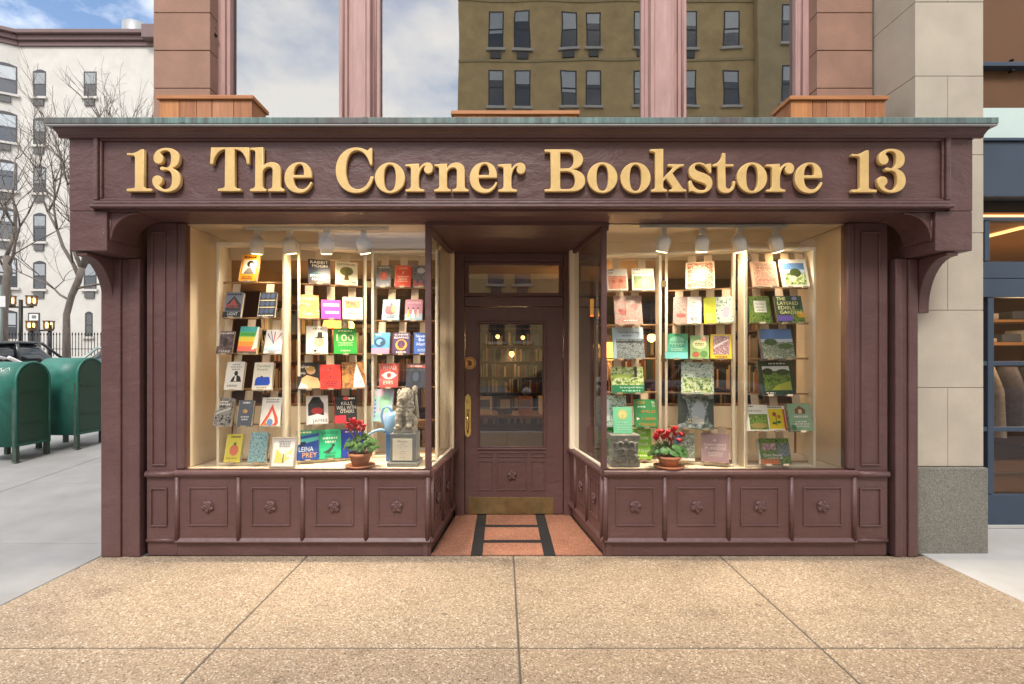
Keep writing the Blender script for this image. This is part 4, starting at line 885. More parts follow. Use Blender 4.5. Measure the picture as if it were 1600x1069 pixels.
# ---- left window, inner panel
book('L3', 0, 588, 611, 416, 450, G['mosaic'], 'grey mottled book with a red glow', [('e', .5, .5, .28, .2, 'a8483c'), ('e', .55, .55, .14, .12, 'd0604c'), ('b', .1, .84, .9, .96, 1, 'c8c0b8')])
book('L3', 0, 617, 642, 416, 450, 'd8442c', 'red orange book with pale hand lettering', [T_('HOPE', .5, .86, .5, .1, 'f0c8b0'), T_('?', .5, .64, .14, .14, 'f0c8b0'), ('b', .12, .2, .9, .5, 4, 'f0c8b0')], 'd8d0c4')
book('L3', 0, 646, 670, 416, 450, G['mosaic'], 'blue grey mosaic book beside the slim corner post', [('e', .5, .74, .26, .14, 'b8b8c0'), ('r', 0, 0, 1, .3, 'a05050'), ('e', .3, .25, .1, .1, '3c4a70'), ('e', .7, .2, .12, .1, '4a5a80')], '7a4a48')
book('L3', 1, 597, 624, 470, 503, '8ca8b8', 'pale blue book with a red and orange pumpkin coach', [('e', .5, .48, .3, .22, 'b8283c'), ('e', .66, .52, .16, .18, 'f08838'), ('e', .72, .54, .08, .1, 'f8d878'), ('e', .3, .5, .14, .2, '8c1c34'), ('b', .2, .1, .8, .24, 2, '405868'), ('e', .5, .76, .08, .07, '284858')])
book('L3', 1, 633, 660, 470, 503, 'b07890', 'dusky pink book with a row of small figures', [T_('WOMEN', .5, .84, .8, .1, 'e8d0d8'), ('r', 0, 0, 1, .3, '8ab0c8')] + [('p', [(.1 + .28 * i, .12), (.28 + .28 * i, .12), (.22 + .28 * i, .52), (.15 + .28 * i, .52)], c) for i, c in enumerate(('e0b050', 'f0e8e0', 'e8b8b0'))] + [('e', .19 + .28 * i, .56, .05, .05, '4a302c') for i in range(3)])
book('L3', 2, 581, 609, 521, 554, '4a9ad0', 'sky blue book with a coiled dark snake', [('e', .45, .55, .32, .24, '1c4a78'), ('e', .42, .56, .18, .13, '70b8e0'), ('e', .6, .5, .14, .1, '184068'), ('r', 0, 0, 1, .26, 'c88aa8'), ('b', .1, .86, .6, .95, 1, W_)])
book('L3', 2, 614, 641, 521, 554, '3a1c58', 'dark purple book with a golden ring emblem', [('e', .5, .42, .34, .26, 'f0a030'), ('e', .5, .46, .22, .18, '3a1c58'), ('p', [(.36, .26), (.64, .26), (.5, .6)], '6a2c50'), T_('SUNRISE', .5, .9, .8, .08, W_), T_('REAPING', .5, .76, .82, .09, W_), ('b', .1, .04, .9, .12, 1, W_)])
book('L3', 2, 647, 673, 521, 554, '2c5cb0', 'royal blue book with white brush lettering by the corner post', [T_('Never', .4, .84, .6, .13, 'e0ecf4'), T_('Be', .45, .66, .34, .13, 'e0ecf4'), T_('Home', .5, .46, .66, .15, 'e0ecf4'), ('b', .2, .1, .8, .24, 2, 'b0c8e4')])
book('L3', 3, 593, 622, 572, 609, 'c83c34', 'red book with a single white staring eye', [T_('WHALE', .52, .82, .76, .15, 'f4e4d0'), ('p', [(.1, .5), (.3, .62), (.5, .66), (.72, .62), (.92, .5), (.72, .38), (.5, .34), (.3, .38)], 'f4e8dc'), ('e', .5, .5, .13, .11, 'c05048'), ('e', .5, .5, .06, .05, '6a1c18'), T_('EYES', .48, .2, .52, .14, 'f4e4d0')])
book('L3', 3, 635, 664, 574, 611, '1c2234', 'dark navy book with a red strip along its top', [('r', 0, .82, 1, .95, 'c85a50'), ('b', .1, .84, .9, .93, 1, W_), ('e', .5, .42, .3, .34, '10141e'), ('e', .5, .45, .16, .2, '34405a')])
book('L3', 4, 583, 613, 613, 662, G['pastel'], 'tall pastel green and lilac book behind the watering can', [('e', .3, .86, .24, .1, 'd8b8c8'), ('b', .05, .1, .16, .7, 5, '6078b0'), ('e', .6, .55, .3, .3, '90c0a0')])
# ---- right window, inner panel
book('R1', 0, 949, 981, 419, 454, 'ece8e0', 'white book with a photograph of orange roses', [('r', .06, .06, .94, .66, G['roses']), ('e', .3, .4, .16, .13, 'd88a70'), ('e', .66, .42, .16, .13, 'd07c60'), ('e', .3, .4, .07, .06, 'b85a44'), ('e', .66, .42, .07, .06, 'b05040'), ('b', .05, .9, .4, .97, 1, K_), ('b', .05, .76, .35, .83, 1, 'b05030')])
book('R1', 0, 988, 1022, 419, 454, 'ece8e0', 'white book with a photograph of a green vegetable garden', [('r', .06, .05, .95, .64, G['garden']), ('b', .05, .9, .4, .97, 1, K_), T_('Secret Garden', .42, .77, .74, .08, '4a6a2a')])
book('R1', 1, 961, 1004, 461, 507, G['flowers'], 'large grey book with washed red flowers', [('e', .3, .42, .13, .1, 'a0524c'), ('e', .72, .6, .14, .13, 'b0605c'), ('e', .62, .5, .1, .08, 'c08078'), ('e', .22, .48, .08, .06, '8c4440'), ('r', .38, .3, .4, .75, '5a5a48'), ('b', .3, .1, .8, .16, 1, 'e0dcd4')])
book('R1', 2, 959, 1007, 511, 560, '9cb0c0', 'large blue grey book with a black and white terrace', [('r', .1, 0, 1, .62, G['mono']), ('r', .1, .5, .95, .56, '20282c'), T_('The Modern Garden', .52, .84, .68, .06, '1c2830'), ('b', .3, .7, .6, .75, 1, '4a5a64')], '6ab0c4')
book('R1', 3, 956, 1006, 572, 612, G['meadow'], 'wide green book with a garden lawn photograph', [('r', .72, .6, .8, 1, '3a3424'), ('p', [(0, .55), (.6, .6), (.7, .7), (0, .68)], 'a8c858'), ('r', 0, 0, 1, .3, '1c7850'), T_('Gardening with Nature', .6, .2, .72, .09, 'd8f0dc'), ('b', .3, .04, .9, .12, 1, 'a8e0c0')])
book('R1', 4, 935, 979, 617, 665, G['hydrangea'], 'tall book with a green woodland and waterfall photograph', [('r', .3, .2, .4, .85, 'd0e0e4')], 'b8c8c0')
book('R1', 4, 992, 1027, 624, 666, '3a8c50', 'mid green book with orange stacked lettering', [T_('HOW', .28, .88, .42, .11, 'd88840'), T_('TO', .85, .82, .14, .2, W_), ('b', .1, .68, .55, .78, 1, 'b8dcc0'), T_('WILD', .6, .56, .66, .1, 'd88840'), ('p', [(.08, .36), (.22, .3), (.08, .24)], W_), T_('A GARDEN', .6, .3, .6, .1, 'd88840'), T_('FOREVER', .55, .1, .75, .1, 'd88840')])
book('R1', 5, 932, 960, 672, 720, '30c030', 'vivid green book beside the carved stone plinth', [('r', 0, 0, 1, .5, G['garden']), ('b', .1, .6, .9, .9, 3, 'b0f0a0')])
book('R1', 5, 991, 1018, 675, 720, '88c838', 'lime green book with loose white lettering', [T_('The', .45, .88, .5, .1, W_), T_('Little', .5, .7, .66, .11, W_), T_('Book', .5, .5, .66, .12, W_), T_('of Grow', .5, .28, .76, .1, W_), ('b', .1, .06, .9, .16, 1, 'e8f8c0')])
# ---- right window, middle panel
book('R2', 0, 1074, 1114, 410, 453, 'f0dcc4', 'cream book scattered with an orange and black botanical pattern', [('r', .06, .05, .94, .95, G['dots'])])
book('R2', 1, 1054, 1093, 464.5, 507, 'e4e0dc', 'book half floral and half white with small grey lettering', [('r', 0, 0, .5, 1, G['flowers']), ('e', .28, .3, .18, .08, 'a04848'), T_('At', .75, .78, .14, .07, '4a5058'), T_('Home', .75, .64, .34, .07, '4a5058'), T_('with', .75, .52, .28, .07, '4a5058'), T_('Nature', .75, .4, .4, .07, '4a5058'), ('b', .6, .1, .9, .25, 3, '9a9a9a')])
book('R2', 1, 1103, 1143, 464.5, 506, 'c8d028', 'book with a chartreuse left half and a flower border photograph', [('r', .42, 0, 1, 1, G['hydrangea']), ('e', .75, .4, .12, .2, 'c8a0b8'), ('b', .06, .1, .38, .4, 4, 'e8ec90')])
book('R2', 2, 1041, 1073, 521, 560, '48b098', 'teal book about trees with dark wide capitals', [('r', 0, .7, 1, 1, '2c9a6a'), ('r', 0, 0, 1, .25, '70c8c8'), ('e', .5, .68, .34, .22, '78c8a8'), T_('TWELVE', .5, .66, .78, .08, '0c3c3c'), T_('TREES', .5, .52, .62, .08, '0c3c3c'), ('b', .2, .3, .8, .42, 2, 'c0e8d8')])
book('R2', 2, 1080, 1106, 525, 561, G['village'], 'pale green illustrated book with a cream title bubble', [('r', 0, 0, 1, 1, '90b878'), ('e', .5, .62, .38, .2, 'e8e4b0'), ('e', .3, .18, .2, .12, 'b06040'), ('e', .75, .85, .18, .1, 'c88a80'), ('b', .25, .55, .75, .68, 2, '5a7a40'), ('e', .72, .2, .2, .14, '5a8a48')])
book('R2', 2, 1112, 1141, 522, 560, 'e8c828', 'yellow edged book with pink lilies', [('r', .12, .16, .88, .94, G['pinkflower']), ('p', [(.15, .4), (.85, .75), (.85, .82), (.15, .5)], 'f0e4e8'), ('b', .1, .03, .9, .12, 1, 'a06010')])
book('R2', 3, 1067, 1112, 566, 615, G['hydrangea'], 'large book with a white blossom garden photograph', [('r', .05, .05, .95, .5, G['meadow']), T_('The', .5, .78, .24, .07, W_), T_('Romantic Garden', .5, .68, .84, .08, W_), ('b', .25, .05, .75, .1, 1, W_)])
book('R2', 4, 1062, 1112, 618, 672, G['arch'], 'large grey green book with a misty arch of trees', [('p', [(.42, .12), (.72, .12), (.78, .5), (.7, .74), (.56, .8), (.46, .66), (.38, .4)], 'a8b4c0'), ('p', [(.0, .1), (.2, .16), (.3, .5), (.22, .8), (0, .9)], '2c362a'), ('p', [(1, .1), (.86, .2), (.8, .55), (.9, .82), (1, .86)], '303c32'), T_('THE', .5, .32, .14, .05, 'f4ecd0'), T_('ENGLISH', .5, .25, .42, .06, 'f4ecd0'), T_('GARDENER', .5, .17, .5, .06, 'f4ecd0')])
book('R2', 5, 1056, 1084, 683, 724, G['village'], 'book with a village garden photograph behind the right flower pot', [('r', 0, .6, .3, .9, '3c6aa0'), ('r', 0, 0, 1, .1, W_)])
book('R2', 5, 1098, 1136, 684, 727, 'a88a90', 'dusty mauve book with pale serif capitals', [T_('A', .5, .76, .12, .1, 'f0e4e0'), T_("GARDEN'S", .5, .6, .8, .09, 'f0e4e0'), T_('PURPOSE', .52, .48, .76, .09, 'f0e4e0'), ('b', .2, .2, .85, .36, 3, 'd8c8c8'), ('r', 0, .985, 1, 1, 'c09aa0')])
# ---- right window, outer panel
book('R3', 0, 1176, 1216, 410, 451, 'd8b49c', 'pinkish tan book covered in a dotted plant pattern', [('r', .08, .06, .92, .94, G['pinkdots']), T_('FLOWERS', .55, .84, .7, .07, '5a3a30'), T_('AND TREES', .55, .74, .72, .06, '5a3a30'), T_('BOTANY', .55, .26, .66, .07, '8a3c30')])
book('R3', 0, 1223, 1264, 407.5, 452, 'e0e0da', 'white edged book with a blue sky over a round tree', [('r', .1, .08, .9, .86, '5a80b0'), ('r', .1, .5, .9, .62, 'b0c4d8'), ('r', .1, .08, .9, .48, G['meadow']), ('e', .52, .5, .22, .16, '3a4a20'), ('e', .4, .3, .16, .1, 'c0c4b0')])
book('R3', 1, 1171, 1204, 464, 506, G['garden'], 'green leafy book with a white label on its cover', [('r', .22, .38, .8, .82, 'e0e4dc'), T_('The Green', .5, .7, .44, .06, '4a5a50'), T_('Garden', .5, .58, .38, .07, '4a5a50'), ('b', .32, .42, .7, .5, 1, '8a9a8a')])
book('R3', 1, 1214, 1256, 464.5, 507, '2a4a34', 'dark green book with big cream lettering over vegetables', [('r', .5, 0, 1, .5, G['garden']), ('e', .88, .3, .16, .12, 'd8a820'), ('e', .72, .9, .1, .07, '8a8ad0'), ('r', .0, .06, .55, .26, '5a4aa0'), T_('THE', .22, .89, .34, .12, 'e8e8b0'), T_('LAYERED', .45, .72, .78, .12, 'e8e8b0'), T_('EDIBLE', .38, .55, .62, .12, 'e8e8b0'), T_('GARDEN', .5, .38, .78, .12, 'e8e8b0')])
book('R3', 2, 1190, 1240, 514, 560, '4a70b0', 'large book with a blue sky over a hillside garden', [('r', 0, .62, 1, 1, '5a80c0'), ('r', 0, .5, 1, .66, 'c8d4e0'), ('r', 0, 0, 1, .56, G['village']), ('e', .3, .56, .2, .12, '3c5a34'), ('e', .75, .42, .24, .1, '4a6a38')], '1c2c58', .03)
book('R3', 3, 1188, 1241, 564, 616, '14382c', 'large dark green framed book with a woodland meadow photograph', [('r', .1, .12, .9, .84, G['garden']), ('r', .1, .7, .9, .84, 'e0e4e8'), ('e', .25, .68, .16, .1, '24381c'), ('e', .7, .66, .2, .09, '30481f'), ('p', [(.3, .14), (.88, .14), (.88, .4), (.5, .3)], 'a8b040'), ('b', .1, .03, .4, .08, 1, W_), ('b', .2, .88, .9, .95, 1, 'd8dcd0')], '0c241c')
book('R3', 4, 1168, 1201, 634, 673, 'ecebe6', 'white book with a small courtyard garden photograph', [('r', .06, .05, .94, .64, G['garden']), ('e', .5, .2, .4, .1, '9a8a50'), ('b', .04, .9, .35, .97, 1, K_), T_('Small Gardens', .36, .77, .66, .07, K_)])
book('R3', 4, 1200, 1228, 637, 674, 'e8d018', 'yellow book with a drawn sunflower and red spine', [('r', 0, .88, 1, 1, 'e8e4d8'), ('b', .1, .91, .9, .98, 1, K_), ('e', .42, .66, .12, .09, 'c86020'), ('e', .66, .56, .1, .08, 'c87030'), ('e', .42, .66, .05, .04, '3a2410'), ('p', [(.46, .2), (.5, .2), (.52, .6), (.48, .62)], '3a6a28'), ('e', .36, .3, .12, .05, '3c7030'), ('e', .62, .34, .12, .05, '3c7030'), ('r', 0, 0, 1, .07, 'f0ece0'), ('r', .9, 0, 1, .85, 'c83848')], 'c83848')
book('R3', 4, 1232, 1268, 632, 673, G['village'], 'pale green book with a drawn brown house', [('r', 0, 0, 1, 1, '98bc9c'), ('p', [(.3, .62), (.75, .62), (.75, .78), (.52, .92), (.3, .78)], '8a5a40'), ('r', .45, .64, .6, .78, 'e0d0a8'), ('b', .1, .46, .95, .58, 1, W_), ('b', .15, .12, .9, .38, 3, W_), ('e', .15, .12, .12, .1, '5a8a58')])
book('R3', 5, 1186, 1234, 691, 729, G['garden'], 'dark wide book with a pond garden and white title', [('r', 0, 0, .6, .2, 'c87030'), ('r', .1, .55, .55, .8, G['pinkflower']), ('r', .6, .3, 1, .8, G['mono']), T_('Quiet Beauty', .42, .34, .62, .14, W_), ('b', .15, .2, .8, .27, 1, 'd8d8d0')], 'd8d8d4')
# standing pieces
def standing(px, yb, Y, w_, h, base, label, art, tilt, framed=None, yaw=0, z=None, th=.02):
    p = PX(px, yb, Y); z = p.z if z is None else z
    M = Matrix.Translation((p.x, Y, z)) @ Matrix.Rotation(yaw, 4, 'Z') @ Matrix.Rotation(-tilt, 4, 'X')
    return build_book(M, w_, h, th, base, art, label, None, None, framed)
standing(441, 731, .075, .185, .225, 'f0eef0', 'silver framed white card with a yellow butterfly, standing on the display floor', [('p', [(.5, .12), (.12, .12), (.18, .62), (.42, .42)], 'e8e070'), ('p', [(.5, .12), (.52, .4), (.9, .62), (.78, .3)], 'f0e888'), ('p', [(.46, .12), (.54, .12), (.52, .45), (.48, .45)], '8a8a50'), ('b', .2, .68, .85, .92, 3, '9a9aa0'), ('e', .72, .38, .1, .06, 'f4f0f4')], R(14), 'b0a89c', z=.714, th=.012)

# ================================================================== THINGS STANDING IN THE WINDOWS
ZF = .70
# grey plinth with the hours card
Yp = .13; cx = X(629.5, Yp); hw = .108; zt = Z(678, Yp)
pl = thing('grey_plinth', 'grey painted plinth with a white opening hours card', 'plinth', (cx, Yp + .1, ZF))
box('plinth_body', GREYPAINT, pl, cx - hw, cx + hw, Yp, Yp + .22, ZF + .036, zt, .004)
box('plinth_foot', GREYPAINT, pl, cx - hw - .022, cx + hw + .022, Yp - .022, Yp + .242, ZF + .001, ZF + .035, .008)
kc = MB(); kc.mi = 0; kc.box(cx - .085, cx + .078, Yp - .004, Yp - .0005, ZF + .05, zt - .04)
card = kc.build('hours_card', flat('f0ecdc'), pl)
prn = MB()
def card_text(s, u, v, w_, h):
    vs, fs = text_mesh(s); prn.add([(u + q[0] * w_, Yp - .0048, v + q[1] * h) for q in vs], fs)
ccx = cx - .0035; zt_ = zt - .04
card_text('Hours', ccx, zt_ - .022, .075, .017)
for i, (s, w_) in enumerate((('- open -', .05), ('Monday - Friday', .085), ('10 - 7', .045), ('*', .008), ('Saturday', .05), ('10 - 6', .045), ('*', .008), ('Sunday', .044), ('11 - 6', .045))):
    card_text(s, ccx, zt_ - .046 - i * .0155, w_, .0075 if s != '*' else .006)
prn.build('card_print', flat('5a5850'), card, fix=False)
# seated lion in weathered cast stone
lx = X(633, Yp + .09); ly = Yp + .11; zl = zt + .001; b = MB()
b.box(lx - .085, lx + .085, ly - .085, ly + .10, zl, zl + .045)
S = lambda x, y, z, *r, **k: b.ball((lx + x, ly + y, zl + z), *r, **k)
S(0, .045, .10, .078, .075, .075)                       # haunches
S(.062, .03, .085, .034, .062, .052); S(-.062, .03, .085, .034, .062, .052)
S(0, .0, .185, .066, .058, .10)                        # chest
S(0, -.012, .235, .074, .062, .075)                     # mane
S(0, .02, .30, .068, .06, .075)
S(-.008, -.035, .30, .050, .050, .052)                  # head
S(-.010, -.082, .285, .030, .032, .026)                 # muzzle
S(-.010, -.078, .265, .024, .026, .014)
S(-.048, .0, .345, .016, .012, .018); S(.034, .0, .347, .016, .012, .018)
for s in (-1, 1):
    b.tube([(lx + s * .040, ly - .055, zl + .20), (lx + s * .042, ly - .072, zl + .12), (lx + s * .042, ly - .070, zl + .06)], [.030, .026, .024], 10)
    S(s * .043, -.082, .058, .028, .036, .018)
for k in range(26):
    a = k * 2.4; rr = random.Random(k)
    S(.062 * math.cos(a) * rr.uniform(.8, 1.05), .0 + .05 * math.sin(a), .20 + .006 * k * .9, .018, .018, .024)
lion = b.build('lion_statue', CASTSTONE); lion.location.z = zl
rm = lion.modifiers.new('remesh', 'REMESH'); rm.mode = 'VOXEL'; rm.voxel_size = .0048; rm.use_smooth_shade = True
tx = bpy.data.textures.new('stone_clouds', 'CLOUDS'); tx.noise_scale = .022
dm = lion.modifiers.new('weather', 'DISPLACE'); dm.texture = tx; dm.strength = .022; dm.mid_level = .5
tag(lion, 'weathered stone seated lion statue on the grey plinth', 'statue')
face = MB()
for s in (-1, 1): face.ball((lx - .01 + s * .022, ly - .083, zl + .306), .007, .005, .006, 8, 6)
face.ball((lx - .010, ly - .112, zl + .292), .011, .006, .007, 8, 6)
fo = face.build('face_detail', DARKSTONE, lion)
tl_ = MB().tube([(lx + .05, ly + .09, zl + .06), (lx + .085, ly + .09, zl + .10), (lx + .082, ly + .07, zl + .2), (lx + .075, ly + .06, zl + .33)], [.02, .02, .018, .012], 8).ball((lx + .072, ly + .055, zl + .355), .024, .022, .04).build('tail', CASTSTONE, lion)
# blue box and watering can behind
bb = thing('blue_box', 'narrow blue box behind the grey plinth under the watering can', 'box', (X(612, .37), .37, ZF))
zc = Z(678, .37)
MB().box(X(603, .33), X(640, .33), .33, .43, ZF + .001, zc).build('box_body', flat('3a6aa8'), bb, .004); MB().box(X(602.5, .33), X(640.5, .33), .325, .435, zc + .0005, zc + .006).build('box_lid', flat('4a7ab8'), bb, .002)
BLUE = mat('pale_blue_plastic', (.25, .46, .72), .35, 0, .05, 6); zc += .007
wcx = X(612, .38); wc = thing('watering_can', 'pale blue plastic watering can with a long curved spout', 'watering can', (wcx, .38, zc))
MB().lathe([(.040, 0), (.055, .01), (.062, .06), (.064, .10), (.058, .15), (.045, .185), (.042, .183), (.002, .14)], (wcx, .38, zc), 24).build('can_body', BLUE, wc)
MB().tube([(wcx - .04, .375, zc + .012), (wcx - .09, .36, zc + .030), (wcx - .14, .345, zc + .022), (wcx - .19, .33, zc - .008), (wcx - .225, .32, zc - .035)], [.020, .014, .011, .010, .012], 12).build('spout', BLUE, wc)
MB().tube([(wcx + .01, .38, zc + .182), (wcx - .03, .376, zc + .235), (wcx - .075, .37, zc + .215), (wcx - .088, .365, zc + .15), (wcx - .075, .37, zc + .09), (wcx - .05, .375, zc + .06)], [.013, .011, .011, .011, .011, .013], 12).build('can_handle', BLUE, wc)
# potted cyclamens
def pot(px, pyb, Y, wpx, ph, lx0, lx1, ly0, ly1, fl, label, seed):
    c = X(px, Y); r = wpx / 2 / F * (Y - CY); z0 = ZF; rnd = random.Random(seed)
    t = thing('potted_cyclamen', label, 'potted plant', (c, Y, z0), 'red cyclamens in the windows')
    MB().lathe([(r * 1.12, .001), (r * 1.28, .006), (r * 1.34, .020), (r * 1.28, .022), (r * 1.05, .012), (.002, .011)], (c, Y, z0), 28).build('saucer', TERRAPOT, t)
    MB().lathe([(r * .70, .012), (r * .92, ph * .74), (r * .93, ph * .76), (r * 1.04, ph * .77), (r * 1.06, ph), (r * .97, ph), (r * .94, ph - .012), (.002, ph - .014)], (c, Y, z0), 28).build('pot', TERRAPOT, t)
    k = (Y - CY) / F; zl0, zl1 = Z(ly1, Y), Z(ly0, Y); xa, xb = X(lx0, Y), X(lx1, Y); b = MB(); st = MB()
    for i in range(95):
        a = rnd.uniform(0, 6.28); q = rnd.random() ** .5; xx = (xa + xb) / 2 + q * (xb - xa) / 2 * math.cos(a); yy = Y + q * .085 * math.sin(a)
        zz = zl0 + (zl1 - zl0) * (rnd.uniform(.25, 1) * (1 - .45 * q * q) + .04); sz = rnd.uniform(.017, .030)
        nrm = Vector((math.cos(a) * q * .9, math.sin(a) * q * .9 - .35, .55 + rnd.uniform(-.2, .3))).normalized()
        u = nrm.orthogonal().normalized(); u = Matrix.Rotation(rnd.uniform(0, 6.28), 3, nrm) @ u; v = nrm.cross(u); p = Vector((xx, yy, zz))
        ring = [p + u * sz * math.cos(R(t_)) * (1 - .25 * (t_ == 180)) + v * sz * .9 * math.sin(R(t_)) - nrm * sz * (.25 if t_ % 90 else .1) for t_ in range(0, 360, 45)]
        b.add([p + nrm * sz * .1] + ring, [(0, 1 + j, 1 + (j + 1) % 8) for j in range(8)], True)
        if i % 3 == 0: st.tube([(c + (xx - c) * .3, Y + (yy - Y) * .3, z0 + ph - .015), p], .0022, 4)
    o = b.build('foliage', LEAF, t, fix=False); o['kind'] = 'stuff'
    for (fx, fy) in fl:
        p = PX(fx, fy, Y + rnd.uniform(-.03, .03)); f = MB()
        for j in range(5):
            a = j * 1.256 + rnd.uniform(0, .6); dr = Vector((math.cos(a) * .7, math.sin(a) * .7, .75)).normalized(); s_ = dr.cross(Vector((0, 0, 1))).normalized()
            L_ = rnd.uniform(.034, .048); pts = [p + s_ * .005, p + dr * L_ * .5 + s_ * .019, p + dr * L_ + s_ * .014 + Vector((0, 0, .006)), p + dr * L_ * 1.08 - s_ * .009, p + dr * L_ * .5 - s_ * .019, p - s_ * .005]
            f.add(pts, [(0, 1, 4, 5), (1, 2, 3, 4)], True)
        f.build('flower', PETAL, t, fix=False)
        st.tube([(c + (p.x - c) * .25, Y, z0 + ph), ((p.x + c) / 2, (p.y + Y) / 2, (p.z + z0 + ph) / 2 + .01), p], .003, 5)
    st.build('stems', mat('red_green_stem', (.16, .12, .05), .6, 0, .2), t)
pot(563, 727, .12, 35, .118, 538, 594, 679, 706, [(543, 666), (550, 660), (556, 668), (548, 673), (562, 664), (568, 669), (545, 671), (559, 674), (553, 664), (566, 675)], 'red flowering cyclamen in a clay pot beside the grey plinth', 3)
pot(1045, 735, .09, 35, .098, 1012, 1076, 690, 717, [(1027, 683), (1034, 678), (1041, 684), (1052, 676), (1056, 682), (1066, 683), (1048, 690), (1062, 692), (1037, 687), (1031, 679), (1054, 673), (1025, 688), (1044, 679)], 'red flowering cyclamen in a clay pot beside the carved stone plinth', 8)
# carved stone plinth
Yc = .10; c0 = X(955, Yc); c1 = X(1000.5, Yc); zt2 = Z(680, Yc); cm = (c0 + c1) / 2; hw = (c1 - c0) / 2
cs = thing('carved_plinth', 'weathered grey stone plinth carved with curling leaves', 'plinth', (cm, Yc + .1, ZF))
b = MB(); h_ = zt2 - ZF
b.prism([(cm - hw, ZF + .001), (cm + hw, ZF + .001), (cm + hw * .98, ZF + .055), (cm + hw * .86, ZF + .065), (cm + hw * .86, zt2 - .055), (cm + hw * .98, zt2 - .04), (cm + hw, zt2), (cm - hw, zt2), (cm - hw * .98, zt2 - .04), (cm - hw * .86, zt2 - .055), (cm - hw * .86, ZF + .065), (cm - hw * .98, ZF + .055)], 'y', Yc, Yc + .20)
b.build('plinth_block', DARKSTONE, cs, .008)
b = MB(); cz = (ZF + zt2) / 2 + .005
for s in (-1, 1):
    for (r0, ox, oz, a0, a1) in ((.032, .042, .045, -60, 240), (.040, .035, -.015, 20, 260), (.030, .060, -.055, -120, 130)):
        pts = []
        for i in range(15):
            t = i / 14; a = R(a0 + (a1 - a0) * t); rr = r0 * (1 - .55 * t); pts.append((cm + s * (ox + rr * math.cos(a)), Yc - .008, cz + oz + rr * math.sin(a)))
        b.tube(pts, [.014 - .006 * i / 14 for i in range(15)], 8)
    for i in range(4): b.ball((cm + s * (.018 + .024 * i), Yc - .002, cz - .082 + .004 * i * i), .013, .010, .026, 8, 6, Matrix.Rotation(-s * .35 * i, 3, 'Y'))
b.ball((cm, Yc - .004, cz - .02), .016, .012, .05); b.ball((cm, Yc - .004, cz + .075), .02, .012, .024)
b.tube([(cm - hw * .8, Yc - .002, ZF + .075), (cm + hw * .8, Yc - .002, ZF + .075)], .008, 8).tube([(cm - hw * .85, Yc - .002, zt2 - .066), (cm + hw * .85, Yc - .002, zt2 - .066)], .008, 8)
b.build('leaf_carving', DARKSTONE, cs)
standing(974, 679, .18, .155, .225, '78d0a8', 'mint green book with a gold tree crest leaning on top of the carved plinth', [('e', .5, .72, .27, .2, 'c8cc80'), ('e', .5, .72, .2, .15, 'd8d890'), ('r', .47, .5, .53, .72, 'c0b868'), ('b', .15, .1, .85, .45, 4, 'a8e4c8')], R(16), z=zt2 + .002, yaw=-.06)
# brown paper bag by the side pane
bg_ = MB(); bx_, by_ = .865, .80
bg_.add([(bx_ - .05, by_ - .05, ZF + .001), (bx_ + .05, by_ - .05, ZF + .001), (bx_ + .05, by_ + .05, ZF + .001), (bx_ - .05, by_ + .05, ZF + .001),
         (bx_ - .045, by_ - .035, ZF + .16), (bx_ + .045, by_ - .04, ZF + .17), (bx_ + .04, by_ + .04, ZF + .17), (bx_ - .05, by_ + .035, ZF + .165),
         (bx_ - .055, by_ - .012, ZF + .235), (bx_ + .03, by_ - .016, ZF + .245), (bx_ + .03, by_ + .010, ZF + .245), (bx_ - .055, by_ + .008, ZF + .24)],
        [(0, 1, 2, 3), (0, 1, 5, 4), (1, 2, 6, 5), (2, 3, 7, 6), (3, 0, 4, 7), (4, 5, 9, 8), (5, 6, 10, 9), (6, 7, 11, 10), (7, 4, 8, 11)])
bag = tag(bg_.build('paper_bag', mat('kraft_paper', (.36, .22, .11), .8, 0, .15, 20, .3, 40), None, .006), 'brown paper bag slumped by the side pane of the entrance', 'bag')

# ================================================================== TRACK LIGHTS
def track(px0, px1, heads, Y, label, nm):
    t = thing('track_light', label, 'track light', (X((px0 + px1) / 2, Y), Y, 2.66))
    box('track', LAMPWHITE, t, X(px0, Y), X(px1, Y), Y - .018, Y + .018, 2.664, 2.691, .004)
    for i, (p, pan, tilt_) in enumerate(heads):
        x = X(p, Y); h = part('lamp_head', t, (x, Y, 2.66))
        box('stem', LAMPWHITE, h, x - .019, x + .019, Y - .02, Y + .02, 2.60, 2.663, .004)
        d = Vector((math.sin(pan) * .6, math.cos(pan) * math.sin(tilt_), -math.cos(tilt_))).normalized(); c = Vector((x, Y, 2.546))
        MB().tube([(x + .062 * math.cos(R(a)), Y, 2.546 + .062 * math.sin(R(a))) for a in range(-10, 191, 10)], .006, 6).build('yoke', LAMPWHITE, h)
        MB().tube([c - d * .056, c - d * .045, c - d * .015, c + d * .072, c + d * .074], [.010, .042, .053, .053, .048], 20).build('can', LAMPWHITE, h)
        MB().tube([c + d * .0745, c + d * .078], [.041, .041], 16).build('bulb_face', emit('bulb_warm', (1, .72, .36), 9), h)
        lg = lamp('SPOT', c + d * .10, 29, (1, .83, .63), .06, c + d, 135, 1.0).data
        lg.use_nodes = True; le = lg.node_tree.nodes['Emission']; lf = lg.node_tree.nodes.new('ShaderNodeLightFalloff')   # unphysical linear falloff, added to even the light from top books to floor
        lf.inputs['Strength'].default_value = 1.0; lg.node_tree.links.new(lf.outputs['Linear'], le.inputs['Strength'])
HL = [(402, -.25, .22), (453, .15, .24), (510, -.1, .26), (568, .25, .26)]
HR = [(1037, -.3, .26), (1097, .05, .22), (1155, .4, .2), (1212, .6, .2)]
track(385, 607, HL, .13, 'white ceiling track with four spotlights over the left window display', 'L')
track(1000, 1228, HR, .06, 'white ceiling track with four spotlights over the right window display', 'R')

